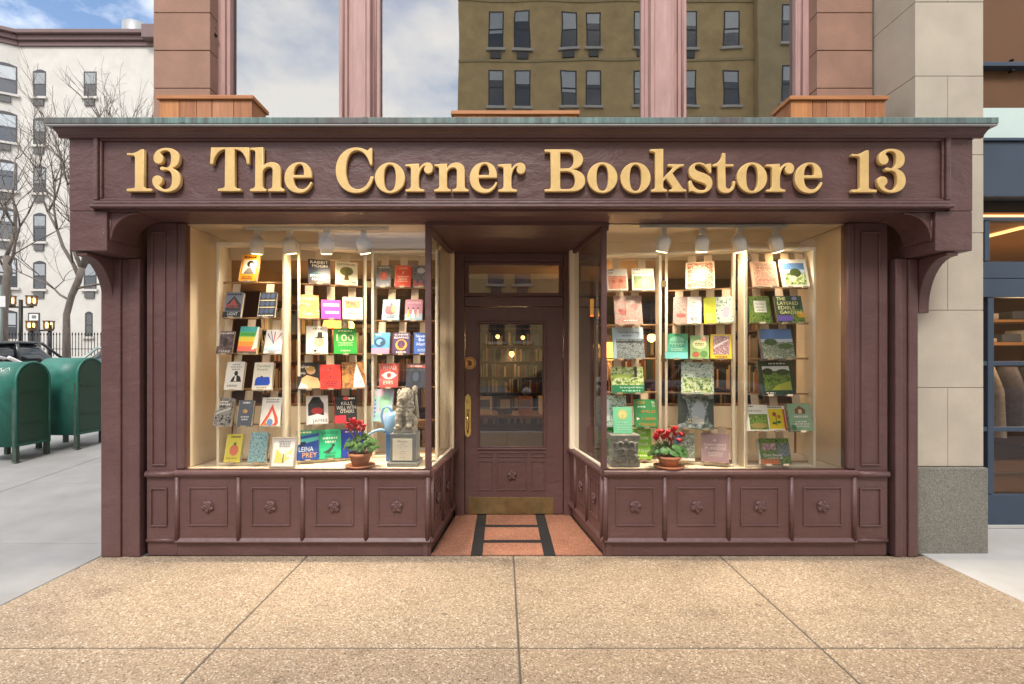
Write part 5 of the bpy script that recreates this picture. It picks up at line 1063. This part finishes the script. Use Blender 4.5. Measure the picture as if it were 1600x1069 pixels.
# ================================================================== SHOP INTERIOR
SHADE = emit('lamp_shade_glow', (1, .42, .07), 1.7); GLOBE = emit('globe_glow', (1, .50, .12), 3.2)
def bookcase(name, label, x0, x1, y0, y1, z0, z1, rows, facing, seed):
    t = thing(name, label, 'bookcase', ((x0 + x1) / 2, (y0 + y1) / 2, z0)); rnd = random.Random(seed)
    f = MB(); f.box(x0, x1, y0, y1, z0, z0 + .08); f.box(x0, x1, y0, y1, z1 - .05, z1)
    cols = ['6a2a20', '28404a', '8a7a58', '3a4a2c', 'a8987a', '2a2a34', '7a4a28', '58606a', 'b0a078', '4a2438']
    bk = MB()
    if facing == 'y':
        f.box(x0, x0 + .03, y0, y1, z0 + .081, z1 - .051); f.box(x1 - .03, x1, y0, y1, z0 + .081, z1 - .051); f.box(x0 + .031, x1 - .031, y1 - .03, y1, z0 + .081, z1 - .051)
    else:
        f.box(x0, x1, y0, y0 + .03, z0 + .081, z1 - .051); f.box(x0, x1, y1 - .03, y1, z0 + .081, z1 - .051); xb = x0 if facing == '+x' else x1 - .03; f.box(xb, xb + .03, y0 + .031, y1 - .031, z0 + .081, z1 - .051)
    hh = (z1 - z0 - .13) / rows
    for r in range(rows):
        zz = z0 + .08 + r * hh
        if r:
            if facing == 'y': f.box(x0 + .031, x1 - .031, y0 + .005, y1 - .031, zz - .02, zz)
            else: f.box(x0 + (.031 if facing == '+x' else .005), x1 - (.031 if facing == '-x' else .005), y0 + .031, y1 - .031, zz - .02, zz)
        a, e = (x0 + .04, x1 - .04) if facing == 'y' else (y0 + .04, y1 - .04)
        while a < e - .05:
            w_ = rnd.uniform(.018, .05); h_ = hh * rnd.uniform(.62, .88); bk.mi = rnd.randrange(len(cols))
            if facing == 'y': bk.box(a, a + w_ - .002, y0 + .03 + rnd.uniform(0, .02), y1 - .04, zz + .001, zz + h_)
            elif facing == '+x': bk.box(x0 + .04, x1 - .03, a, a + w_ - .002, zz + .001, zz + h_)
            else: bk.box(x0 + .03, x1 - .04, a, a + w_ - .002, zz + .001, zz + h_)
            a += w_ if rnd.random() > .04 else w_ + .1
    f.build('case_frame', DARKWOOD, t); o = bk.build('shelved_books', [flat(c) for c in cols], t, fix=False); o['kind'] = 'stuff'
    return t
bookcase('bookcase', 'tall dark bookcase full of books on the back wall beyond the door', -1.2, 1.6, 7.6, 7.95, .02, 2.3, 6, 'y', 1)
bookcase('bookcase', 'dark bookcase along the left wall inside the shop', -3.0, -2.7, 1.6, 6.6, .02, 2.35, 6, '+x', 2)
bookcase('bookcase', 'dark bookcase along the right wall inside the shop', 2.93, 3.24, 1.6, 6.6, .02, 2.35, 6, '-x', 3)
bookcase('bookcase', 'dark bookcase standing behind the left window rack', -2.3, -1.0, 3.4, 3.7, .02, 2.1, 5, 'y', 5)
bookcase('bookcase', 'dark bookcase standing behind the right window rack', 1.35, 2.6, 3.6, 3.9, .02, 2.1, 5, 'y', 6)
def table_lamp(px, py, Y, r, label, e=14, stand=.75):
    p = PX(px, py, Y); t = thing('shaded_lamp', label, 'lamp', (p.x, Y, stand), 'orange shaded lamps inside the shop')
    MB().lathe([(.07, 0), (.07, .012), (.015, .03), (.012, max(.1, p.z - stand - r * .7)), (.012, p.z - stand)], (p.x, Y, stand), 16).build('base', DARKWOOD, t)
    MB().lathe([(r, -r * .75), (r * .62, r * .65), (r * .6, r * .65), (r * .97, -r * .75)], (p.x, Y, p.z), 24).build('lamp_shade', SHADE, t)
    lamp('POINT', (p.x, Y, p.z - r * .9), e * .9, (1, .62, .28), .05); lamp('POINT', (p.x, Y, p.z + r * .9), e * .3, (1, .62, .28), .05)
def stand_table(x0, x1, y0, y1, top, label):
    t = thing('display_table', label, 'table', ((x0 + x1) / 2, (y0 + y1) / 2, .02)); box('table_top', MIDWOOD, t, x0, x1, y0, y1, top - .04, top)
    for xx in (x0 + .02, x1 - .08):
        for yy in (y0 + .02, y1 - .08): box('leg', MIDWOOD, t, xx, xx + .06, yy, yy + .06, .02, top - .041)
    return t
stand_table(.9, 2.3, 2.2, 2.95, .78, 'wooden display table behind the right window rack')
table_lamp(919, 480, 2.45, .15, 'orange shaded lamp seen through the side pane right of the door', 14, .781)
table_lamp(952, 548, 2.75, .17, 'low orange shaded lamp behind the right rack', 10, .781)
stand_table(-2.2, -.9, 2.1, 2.8, .78, 'wooden display table behind the left window rack')
table_lamp(520, 500, 2.4, .13, 'orange shaded lamp behind the green book in the left window', 10, .781)
stand_table(-.45, .75, 3.0, 3.7, .80, 'wooden table of books straight beyond the door')
for i, (c, nm) in enumerate((('c8b898', 'cream'), ('3a3432', 'charcoal'), ('8a5a3c', 'rust'), ('b0a890', 'stone grey'))):
    M = Matrix.Translation((-.25 + i * .29, 3.15 + .05 * (i % 2), .80)) @ Matrix.Rotation(-.3, 4, 'X')
    build_book(M, .2, .27, .03, c, [('r', .15, .3, .85, .8, '5a5048' if i % 2 == 0 else '9a9084')], '%s book propped on the table beyond the door' % nm, None, 'books on the inner table')
def globe(px, py, Y, r, label, e, drop=True):
    p = PX(px, py, Y); t = thing('globe_light', label, 'ceiling light', (p.x, Y, p.z), 'glowing globes inside the shop')
    MB().ball(p, r).build('globe', GLOBE, t)
    MB().tube([(p.x, Y, p.z + r * .9), (p.x, Y, 2.739)], .008, 6).lathe([(.04, p.z + r * .85), (.03, p.z + r * 1.2), (.01, p.z + r * 1.3)], (p.x, Y, 0), 12).build('hanger', IRON, t)
    lamp('POINT', p - Vector((0, 0, r * 1.5)), e * .4, (1, .62, .28), .05)
globe(777.5, 526, 4.6, .034, 'left one of two small bright globes seen through the door glass', 7); globe(817, 527.5, 4.6, .034, 'right one of two small bright globes seen through the door glass', 7)
globe(799.5, 553, 7.0, .06, 'larger glowing globe low in the middle of the door glass', 16)
globe(1018, 528, 3.1, .06, 'round yellow globe between the panels of the right rack', 9); globe(546, 509, 3.0, .07, 'round yellow globe above the green book in the left window', 9)
globe(932, 541, 3.3, .05, 'small yellow globe low in the side pane right of the door', 5)

# ================================================================== MAILBOXES on the side pavement
def mailbox(x1, y0, label, scrawl=False):
    z0 = slope(-5, y0 + .25); w_, L_ = .52, .62; t = thing('green_mailbox', label, 'mailbox', (x1 - L_ / 2, y0 + w_ / 2, z0), 'green mailboxes on the side pavement')
    zb, zs = z0 + .20, z0 + 1.08; r = w_ / 2; yc = y0 + r
    arch = lambda rr, zb_: [(yc - rr, zb_)] + [(yc - rr * math.cos(R(a)), zs + rr * math.sin(R(a))) for a in range(0, 181, 10)] + [(yc + rr, zb_)]
    MB().prism(arch(r, zb), 'x', x1 - L_, x1 - .012, True).build('box_body', MAILGREEN, t)
    MB().prism(arch(r - .035, zb + .035), 'x', x1 - .012, x1 - .006).build('end_panel', MAILDARK, t)
    rimp = [(x1 - .01, p[0], p[1]) for p in arch(r - .008, zb)]
    MB().tube(rimp, .016, 8).build('rim', MAILGREEN, t)
    MB().box(x1 - .006, x1 + .004, y0 + .07, y0 + w_ - .07, zs - .16, zs - .148).box(x1 - .006, x1 + .004, y0 + .07, y0 + w_ - .07, zb + .30, zb + .308).box(x1 - .006, x1 + .006, y0 + .06, y0 + w_ - .06, zb + .045, zb + .06).build('panel_rib', MAILDARK, t)
    for xx in (x1 - .06, x1 - L_):
        for yy in (y0, y0 + w_ - .055):
            lg = MB(); lg.box(xx, xx + .055, yy, yy + .055, z0 + .008, zb + (.0 if xx < x1 - .1 else .0)); lg.box(xx - .012, xx + .068, yy - .012, yy + .067, z0, z0 + .0075); lg.build('leg', MAILLEG, t, .004)
    if scrawl:
        g = MB()
        for k in range(4):
            g.tube([(x1 - .55 + .06 * k + .035 * q, yc - (r + .001) * math.cos(R(28 + 9 * (k % 2) + 7 * math.sin(q * 1.9 + k))), zs + (r + .001) * math.sin(R(28 + 9 * (k % 2) + 7 * math.sin(q * 1.9 + k)))) for q in range(8)], .0045, 5)
        g.build('graffiti', flat('d8dcd8'), t)
    bx = MB()
    for yy in (y0 - .002, y0 + w_ - .048): bx.box(x1 - .058, x1 - .008, yy, yy + .05, zb - .001, zs - .1)
    bx.build('corner_strip', MAILLEG, t, .004)
mailbox(X(79, 3.22), 2.7, 'green arched mailbox cut by the left edge of the picture, white scrawl on its side', True)
mailbox(X(164, 3.92), 3.4, 'green arched mailbox nearest the maroon corner post')

# ================================================================== CARS
def car(name, label, paint, loc, rz, L_=4.6, H=1.48, group=None, wagon=False):
    t = bpy.data.objects.new(name, None); COL.objects.link(t); WP[t.name] = Vector(); tag(t, label, 'car', group)
    hw = .90
    def loft(st, name_, m):
        b = MB(); n = 12; vs = []
        for (y, w_, z0, z1) in st:
            for k in range(n):
                a = 2 * math.pi * (k + .5) / n; cx_, cz_ = math.cos(a), math.sin(a)
                sx = math.copysign(abs(cx_) ** .45, cx_); sz = math.copysign(abs(cz_) ** .45, cz_)
                vs.append((w_ * sx, y, (z0 + z1) / 2 + (z1 - z0) / 2 * sz))
        k = len(st)
        b.add(vs, [(i * n + j, i * n + (j + 1) % n, (i + 1) * n + (j + 1) % n, (i + 1) * n + j) for i in range(k - 1) for j in range(n)] + [tuple(range(n)), tuple((k - 1) * n + j for j in range(n))], True)
        return b.build(name_, m, t)
    h = L_ / 2
    loft([(-h, .72, .42, .72), (-h + .06, .84, .30, .86), (-h + .4, .89, .20, .93), (-1.0, hw, .18, .95), (.6, hw, .18, .95), (1.1, .89, .18, .93), (h - .35, .86, .22, .80), (h - .06, .80, .30, .70), (h, .66, .38, .62)], 'body', paint)
    rb = -h + (.25 if wagon else .75)
    loft([(rb, .70, .80, .90), (rb + .55, .68, .80, H - .06), (-.4, .67, .80, H - .02), (.25, .67, .80, H - .04), (.75, .70, .80, 1.14), (1.25, .74, .78, .90)], 'cabin_glass', mat('car_glass', (.02, .024, .028), .06, 0, 0))
    loft([(rb + .42, .60, H - .10, H - .02), (rb + .7, .655, H - .09, H + .005), (-.3, .665, H - .07, H + .015), (.2, .65, H - .09, H), (.34, .60, H - .10, H - .03)], 'roof', paint)
    for s in (-1, 1):
        for pp, rr in (([(s * .71, 1.18, .93), (s * .665, .30, H - .05)], .035), ([(s * .715, -.35, .93), (s * .675, -.38, H - .05)], .04), ([(s * .70, rb + .05, .92), (s * .66, rb + .55, H - .06)], .05)):
            MB().tube(pp, rr, 6).build('pillar', paint, t)
        for yy in (-h + .85, h - .85):
            wh = MB().tube([(s * .72, yy, .32), (s * .915, yy, .32)], [.325, .325], 20).build('tyre', BLACK, t)
            MB().tube([(s * .90, yy, .32), (s * .922, yy, .32)], [.20, .19], 16).build('rim', mat('alloy', (.45, .45, .46), .3, .9, .05), wh)
        MB().ball((s * .62, h - .10, .62), .14, .08, .06).build('headlight', mat('lamp_glass', (.7, .7, .7), .1, 0, 0), t)
        MB().ball((s * .66, -h + .07, .74), .14, .06, .07).build('tail_light', mat('red_lens', (.4, .01, .01), .2, 0, 0), t)
        MB().ball((s * .98, .72, .98), .10, .05, .065).build('mirror', paint, t)
    MB().box(-.26, .26, -h - .012, -h + .01, .5, .62).build('number_plate', mat('plate', (.6, .55, .35), .5, 0, 0), t)
    t.location = loc; t.rotation_euler = (R(2.86) if rz == 0 else (R(-2.86) if abs(rz - math.pi) < .1 else 0), 0, rz)
    return t
CW = mat('white_car_paint', (.70, .67, .68), .25, 0, .02); CK = mat('dark_car_paint', (.05, .055, .06), .22, .2, .05); CG = mat('silver_car_paint', (.42, .50, .47), .25, .4, .05); CB = mat('black_car_paint', (.015, .016, .018), .2, 0, 0)
def gz(y): return -.15 + slope(-9, y)
car('parked_car', 'white car roof just behind the mailbox at the left edge', CW, (-9.5, 4.8, gz(4.8)), 0, 4.4, 1.44, 'cars in the side street')
car('parked_car', 'dark grey estate car behind both mailboxes', CK, (-12.6, 8.9, gz(8.9)), 0, 4.7, 1.62, 'cars in the side street', True)
car('parked_car', 'pale silver car with its windscreen showing beside the maroon post', CG, (-9.9, 9.6, gz(9.6)), math.pi, 4.6, 1.50, 'cars in the side street')
car('parked_car', 'black car parked across the avenue, reflected in the door glass', CB, (2.6, -16.9, -.17), R(90), 4.8, 1.55, 'cars reflected in the shop glass')
car('parked_car', 'white car parked across the avenue, reflected in the right window', CW, (8.2, -16.9, -.17), R(-90), 4.7, 1.5, 'cars reflected in the shop glass')
car('parked_car', 'silver car parked across the avenue, reflected in the left window', CG, (-6.5, -16.9, -.17), R(90), 4.5, 1.48, 'cars reflected in the shop glass')

# ================================================================== WHITE APARTMENT BUILDING beyond the side street
DB = 27.9; sc = (DB - CY) / F                      # its front plane
WB = thing('white_building', 'white painted apartment house with brown cornice and sash windows', 'building', (-25, DB, 1.3))
wx0, wx1, ztop = X(32, DB), X(420, DB), Z(60, DB)
MB().box(wx0, wx1, DB, DB + 10, 1.0, ztop).build('wall', WHITEBRICK, WB)
ca = math.atan2(.8, 1.5); TB = Matrix.Translation((wx0, DB, 0)) @ Matrix.Rotation(math.pi + .50, 4, 'Z')   # canted bay going left and nearer: local x along, local y = into the wall side flipped
bay = MB(); bay.T = TB; bay.box(0, 15, -8, 0, 1.0, ztop + .002); bay.build('bay_wall', WHITEBRICK, WB)
def cprof(b, x0, x1, s):
    for (z0, z1, o_) in ((ztop - .55, ztop - .25, .12), (ztop - .249, ztop + .05, .28), (ztop + .051, ztop + .30, .50)):
        if s: b.box(x0, x1, -.2, o_, z0, z1)
        else: b.box(x0, x1, DB - o_, DB + .2, z0, z1)
b = MB(); cprof(b, wx0 - .1, wx1, 0); b.build('cornice', CORNICEBROWN, WB, .04)
b = MB(); b.T = TB; cprof(b, .1, 15, 1); b.build('cornice', CORNICEBROWN, WB, .04)
AC = mat('grey_vent', (.10, .10, .10), .7, 0, .1); BLIND = mat('white_blind', (.62, .63, .64), .8, 0, .05)
def far_window(T, x0, x1, z0, z1, parent, ac=True, blind=.45, arched=True):
    f = MB(); f.T = T; fw = .07
    for a in ((x0, x1, z1 - fw, z1), (x0, x1, z0, z0 + fw), (x0, x0 + fw, z0 + fw, z1 - fw), (x1 - fw, x1, z0 + fw, z1 - fw), (x0 + fw, x1 - fw, (z0 + z1) / 2 - .04, (z0 + z1) / 2 + .04)): f.box(a[0], a[1], -.015, .05, a[2], a[3])
    if arched: f.prism([(x0, z1)] + [(x0 + (x1 - x0) * k / 6, z1 + .13 * math.sin(math.pi * k / 6)) for k in range(1, 6)] + [(x1, z1)], 'y', -.012, .04)
    wn = f.build('window', DARKFRAME, parent)
    p = MB(); p.T = T; p.add([(x0 + fw, -.004, z0 + fw), (x1 - fw, -.004, z0 + fw), (x1 - fw, -.004, z1 - fw), (x0 + fw, -.004, z1 - fw)], [(0, 1, 2, 3)]); p.build('pane', FARGLASS, wn, fix=False)
    p = MB(); p.T = T; p.add([(x0 + fw, -.001, z0 + fw), (x1 - fw, -.001, z0 + fw), (x1 - fw, -.001, z1 - (z1 - z0) * blind), (x0 + fw, -.001, z1 - (z1 - z0) * blind)], [(0, 1, 2, 3)])
    p.mi = 1; p.add([(x0 + fw, -.0012, z1 - (z1 - z0) * blind), (x1 - fw, -.0012, z1 - (z1 - z0) * blind), (x1 - fw, -.0012, z1 - fw), (x0 + fw, -.0012, z1 - fw)], [(0, 1, 2, 3)])
    p.build('blind', [mat('dim_room', (.10, .10, .11), .9, 0, .1), BLIND], wn, fix=False)
    s = MB(); s.T = T; s.box(x0 - .12, x1 + .12, -.16, .02, z0 - .14, z0 - .002); s.build('sill', WHITEBRICK, wn)
    if ac: s = MB(); s.T = T; cxx = (x0 + x1) / 2; s.box(cxx - .3, cxx + .3, -.10, .02, z0 - .56, z0 - .18); s.build('air_vent', AC, wn)
TF = Matrix.Translation((0, DB, 0))
rws = [(112, 152), (187, 227), (262, 302), (336, 378), (411, 452)]
for i, (a, b_) in enumerate(rws):
    far_window(TF, X(52, DB), X(72, DB), Z(b_, DB), Z(a, DB), WB, True, (.5, .45, .6, .4, .5)[i])
    far_window(TF, X(131, DB), X(151, DB), Z(b_, DB), Z(a, DB), WB, True, (.5, .4, .5, .6, .5)[i], False)
    for q in (272, 345): far_window(TF, X(q, DB), X(q + 20, DB), Z(b_, DB), Z(a, DB), WB, True, .4, False)
    z0, z1 = Z(b_ - 2, DB), Z(a - 6, DB)
    for q in (3.4, 6.2, 9.0): far_window(TB @ Matrix.Diagonal((1, -1, 1, 1)), q, q + 1.2, z0, z1, WB, True, .4)
    far_window(TB @ Matrix.Diagonal((1, -1, 1, 1)), .15, 1.35, z0, z1, WB, True, (.5, .45, .3, .4, .6)[i])
far_window(TF, X(133, DB), X(145, DB), Z(526, DB), Z(490, DB), WB, False, .0, True)
far_window(TB @ Matrix.Diagonal((1, -1, 1, 1)), .15, 1.35, Z(530, DB), Z(488, DB), WB, False, .55)
dr = MB().box(X(45, DB), X(62.5, DB), DB - .05, DB + .02, 1.3, Z(489, DB)).build('entrance', DARKFRAME, WB); MB().box(X(47, DB), X(61, DB), DB - .06, DB - .051, Z(501, DB), Z(491, DB)).build('fanlight', flat('d8d4cc'), dr); MB().box(X(51, DB), X(58, DB), DB - .064, DB - .061, Z(498, DB), Z(493, DB)).build('house_number', flat('6a7078'), dr)
tk = MB().lathe([(.8, ztop + .3), (.8, ztop + 2.7), (.72, ztop + 2.75), (.01, ztop + 2.85)], (X(213, DB + 3), DB + 3, 0), 20).build('roof_tank', mat('zinc', (.30, .31, .32), .5, .4, .1, 3), WB)
MB().box(X(222, DB - .5), X(250, DB - .5), DB - .6, DB + 2, ztop - .3, ztop + .55).build('cornice_return', CORNICEBROWN, WB, .04)

# ---- iron fence, lamp posts
YF = 21.0
zF = lambda y: -.05 + slope(-20, y)
fe = thing('iron_fence', 'black iron picket fence along the foot of the white building', 'fence', (-18, YF, zF(YF)))
x = X(-30, YF); z0 = zF(YF)
pk_ = MB().tube([(0, 0, 0), (0, 0, 1.05)], .016, 6).tube([(0, 0, 1.05), (0, 0, 1.10), (0, 0, 1.2)], [.028, .03, .002], 6); po = pk_.build('picket', IRON); pme = po.data; bpy.data.objects.remove(po)
while x < X(230, YF): place(pme, 'picket', fe, (x, YF, z0 + .6)); x += .155
for zz in (.12, .95): MB().box(X(-30, YF), X(230, YF), YF - .015, YF + .015, z0 + zz, z0 + zz + .03).build('rail', IRON, fe)
AM = emit('lantern_glow', (1, .55, .12), 4.5)
def lantern_post(px, pyb, Y, heads, label, cross=None):
    t = thing('lamp_post', label, 'lamp post', (X(px, Y), Y, zF(Y)), 'lantern posts before the white building')
    top = min(h[1] for h in heads)
    MB().tube([(X(px, Y), Y, zF(Y)), (X(px, Y), Y, Z(top - 1, Y))], .09, 8).build('post', IRON, t)
    if cross: MB().box(X(cross[0], Y), X(cross[1], Y), Y - .06, Y + .06, Z(cross[2] + 1.2, Y), Z(cross[2] - 1.2, Y)).build('crossbar', IRON, t)
    for hx_, hy in heads:
        c = PX(hx_, hy, Y); h = part('lantern', t, c)
        MB().box(c.x - .10, c.x + .10, Y - .10, Y + .10, c.z - .12, c.z + .12).build('glow', AM, h, .02)
        f = MB()
        for sx in (-1, 1):
            for sy in (-1, 1): f.box(c.x + sx * .14 - .03, c.x + sx * .14 + .03, Y + sy * .14 - .03, Y + sy * .14 + .03, c.z - .2, c.z + .2)
        f.box(c.x - .19, c.x + .19, Y - .19, Y + .19, c.z + .2, c.z + .25); f.box(c.x - .15, c.x + .15, Y - .15, Y + .15, c.z - .3, c.z - .2); f.tube([(c.x, Y, c.z - .3), (c.x, Y, Z((cross[2] if cross else hy + 8), Y))], .04, 6)
        f.build('lantern_frame', mat('rusted_iron', (.10, .055, .02), .6, .3, .2), h)
lantern_post(32.5, 530, 23, [(16, 469.5), (49.5, 469.5)], 'black cross shaped post carrying two amber lanterns', (15, 51, 480))
lantern_post(78, 530, 24, [(76.5, 508.5)], 'short dark pillar with one amber lantern beside the tree', (62, 80, 516.5))
lantern_post(49.5, 530, 24.5, [(49, 508.5)], 'short dark pillar with one amber lantern before the entrance', None)
sg = thing('street_sign', 'small white parking sign on a grey pole at the far left', 'sign', (X(5, 9), 9, zF(9)))
MB().tube([(X(1, 9), 9, slope(-5, 9) - .1), (X(1, 9), 9, Z(445, 9))], .035, 8).build('pole', mat('grey_pole', (.16, .19, .18), .5, .4, .1), sg)
MB().box(X(2, 9), X(11, 9), 8.95, 8.96, Z(480, 9), Z(463, 9)).build('sign_plate', flat('d8d8d8'), sg)

# ================================================================== BARE STREET TREES
def tree(label, pts, rads, seed, limbs, levels=4):
    rnd = random.Random(seed); t = thing('bare_tree', label, 'tree', pts[0], 'bare winter street trees')
    tr = MB().tube(pts, rads, 10); tr.build('trunk', BARK, t); b = MB()
    def grow(p, d, L_, r, lv):
        n = 4; q = [Vector(p)]; dd = Vector(d)
        for i in range(n):
            dd = (dd + Vector((rnd.uniform(-1, 1), rnd.uniform(-1, 1), rnd.uniform(-.5, .9))) * .24).normalized(); q.append(q[-1] + dd * L_ / n)
        b.tube(q, [max(.004, .75 * r * (1 - .5 * i / n)) for i in range(n + 1)], 5 if lv > 2 else 4)
        if lv <= 0: return
        for k in range(rnd.choice((2, 3, 3))):
            i = rnd.randrange(1, n + 1); ax = Vector((rnd.uniform(-1, 1), rnd.uniform(-1, 1), rnd.uniform(-.3, .8))).normalized()
            grow(q[i], (dd + ax * rnd.uniform(.6, 1.1)).normalized(), L_ * rnd.uniform(.58, .8), r * rnd.uniform(.42, .6), lv - 1)
        grow(q[-1], dd, L_ * .7, r * .5, lv - 1)
    for (p, d, L_, r) in limbs: grow(p, Vector(d).normalized(), L_, r, levels)
    o = b.build('crown', BARK, t, fix=False)
YT = 15.5
P_ = lambda a, b_: PX(a, b_, YT)
g0 = P_(104, 545); g0.z = zF(YT)
tree('twisted bare tree with a thick leaning trunk in front of the white building', [g0, P_(104, 515), P_(104, 492), P_(112, 462), P_(122, 440), P_(128, 418)], [.15, .12, .11, .11, .12, .10], 11,
     [(P_(128, 418), (.2, .1, 1), 3.0, .13), (P_(124, 435), (-.9, .1, .75), 3.0, .11), (P_(116, 452), (1, .1, .3), 2.2, .07), (P_(126, 425), (.6, .3, 1), 3.2, .11), (P_(110, 470), (-1, .2, .5), 2.2, .06), (P_(127, 420), (-.5, .2, 1), 3.4, .11)], levels=4)
g1 = PX(3, 545, 13.0); g1.z = zF(13)
Q_ = lambda a, b_: PX(a, b_, 13.0)
tree('bare tree at the far left edge with a slender dark trunk', [g1, Q_(4, 490), Q_(9, 450), Q_(13, 425), Q_(10, 400)], [.16, .14, .12, .11, .10], 23,
     [(Q_(10, 400), (-.1, .1, 1), 2.2, .085), (Q_(12, 420), (.7, .1, .9), 2.0, .07), (Q_(11, 430), (-.8, .1, .8), 1.8, .06)], levels=3)
g2 = PX(200, 545, 19); g2.z = zF(19); S_ = lambda a, b_: PX(a, b_, 19)
tree('bare tree whose top twigs show above the left end of the sign', [g2, S_(200, 420), S_(197, 320), S_(195, 250)], [.2, .17, .13, .1], 31,
     [(S_(195, 250), (-.2, 0, 1), 1.6, .07), (S_(196, 280), (.7, 0, 1), 1.7, .06), (S_(196, 270), (-.8, 0, .9), 1.6, .06)], levels=3)

# ================================================================== BUILDING ACROSS THE AVENUE (seen mirrored in the upper windows)
YO = -23.3
OB = thing('opposite_building', 'tan brick apartment house across the avenue, mirrored in the upper windows', 'building', (10, YO, 0))
MB().box(-2.5, 14.2, YO - 10, YO, -.1, 24.5).build('wall', TANBRICK, OB); MB().box(14.21, 30, YO - 10, YO + .5, -.1, 24.5).build('wall_bay', mat('pale_tan_brick', (.42, .33, .19), .9, 0, .15, 1.2, .3, 20), OB)
MB().box(-2.8, 30.3, YO - .2, YO + .9, 24.51, 25.2).build('cornice', TANBRICK, OB, .05)
TO = Matrix.Translation((0, YO, 0)) @ Matrix.Diagonal((1, -1, 1, 1))
for r in range(7):
    z0 = 2.6 + 3.32 * r - .02; band = MB().box(-2.52, 14.2, YO, YO + .05, z0 - .75, z0 - .6); band.build('band_course', mat('tan_band', (.40, .32, .18), .9, 0, .1), OB)
    for xc in (-.35, 1.15, 3.75, 5.15, 7.9, 10.6, 12.95):
        far_window(TO, xc - .44, xc + .44, z0, z0 + 2.07, OB, (r + int(xc * 3)) % 4 == 0, .3 + .1 * ((r * 3 + int(xc)) % 4), False)
    far_window(Matrix.Translation((0, .5, 0)) @ TO, 15.6, 16.6, z0, z0 + 2.07, OB, False, .4, False)

RH = thing('brick_row', 'low brown brick terrace across the avenue, mirrored in the left window', 'building', (-30, YO, 0))
MB().box(-60, -13.5, YO - 10, YO, -.1, 13.2).build('wall', mat('brown_brick', (.20, .105, .07), .9, 0, .2, 1.2, .3, 20), RH)
MB().box(-60.2, -13.3, YO - .2, YO + .5, 13.21, 13.9).build('cornice', CORNICEBROWN, RH, .05)
for r in range(4):
    for k in range(9): far_window(TO, -15.8 - k * 2.3, -14.8 - k * 2.3, 1.4 + 3.1 * r, 3.4 + 3.1 * r, RH, False, .3 + .1 * (k % 4), False)
DR = thing('distant_terrace', 'distant pale terrace closing the side street, mirrored in the left window', 'building', (-8, -72, 0))
MB().box(-45, 14, -80, -72, -.1, 17).build('wall', TANBRICK, DR); MB().box(-45.2, 14.2, -72, -71.5, 17.01, 17.8).build('cornice', CORNICEBROWN, DR)
TD = Matrix.Translation((0, -72, 0)) @ Matrix.Diagonal((1, -1, 1, 1))
for r in range(5):
    for k in range(6): far_window(TD, -14 + k * 2.4, -12.8 + k * 2.4, 1.5 + 3.1 * r, 3.5 + 3.1 * r, DR, False, .4, False)
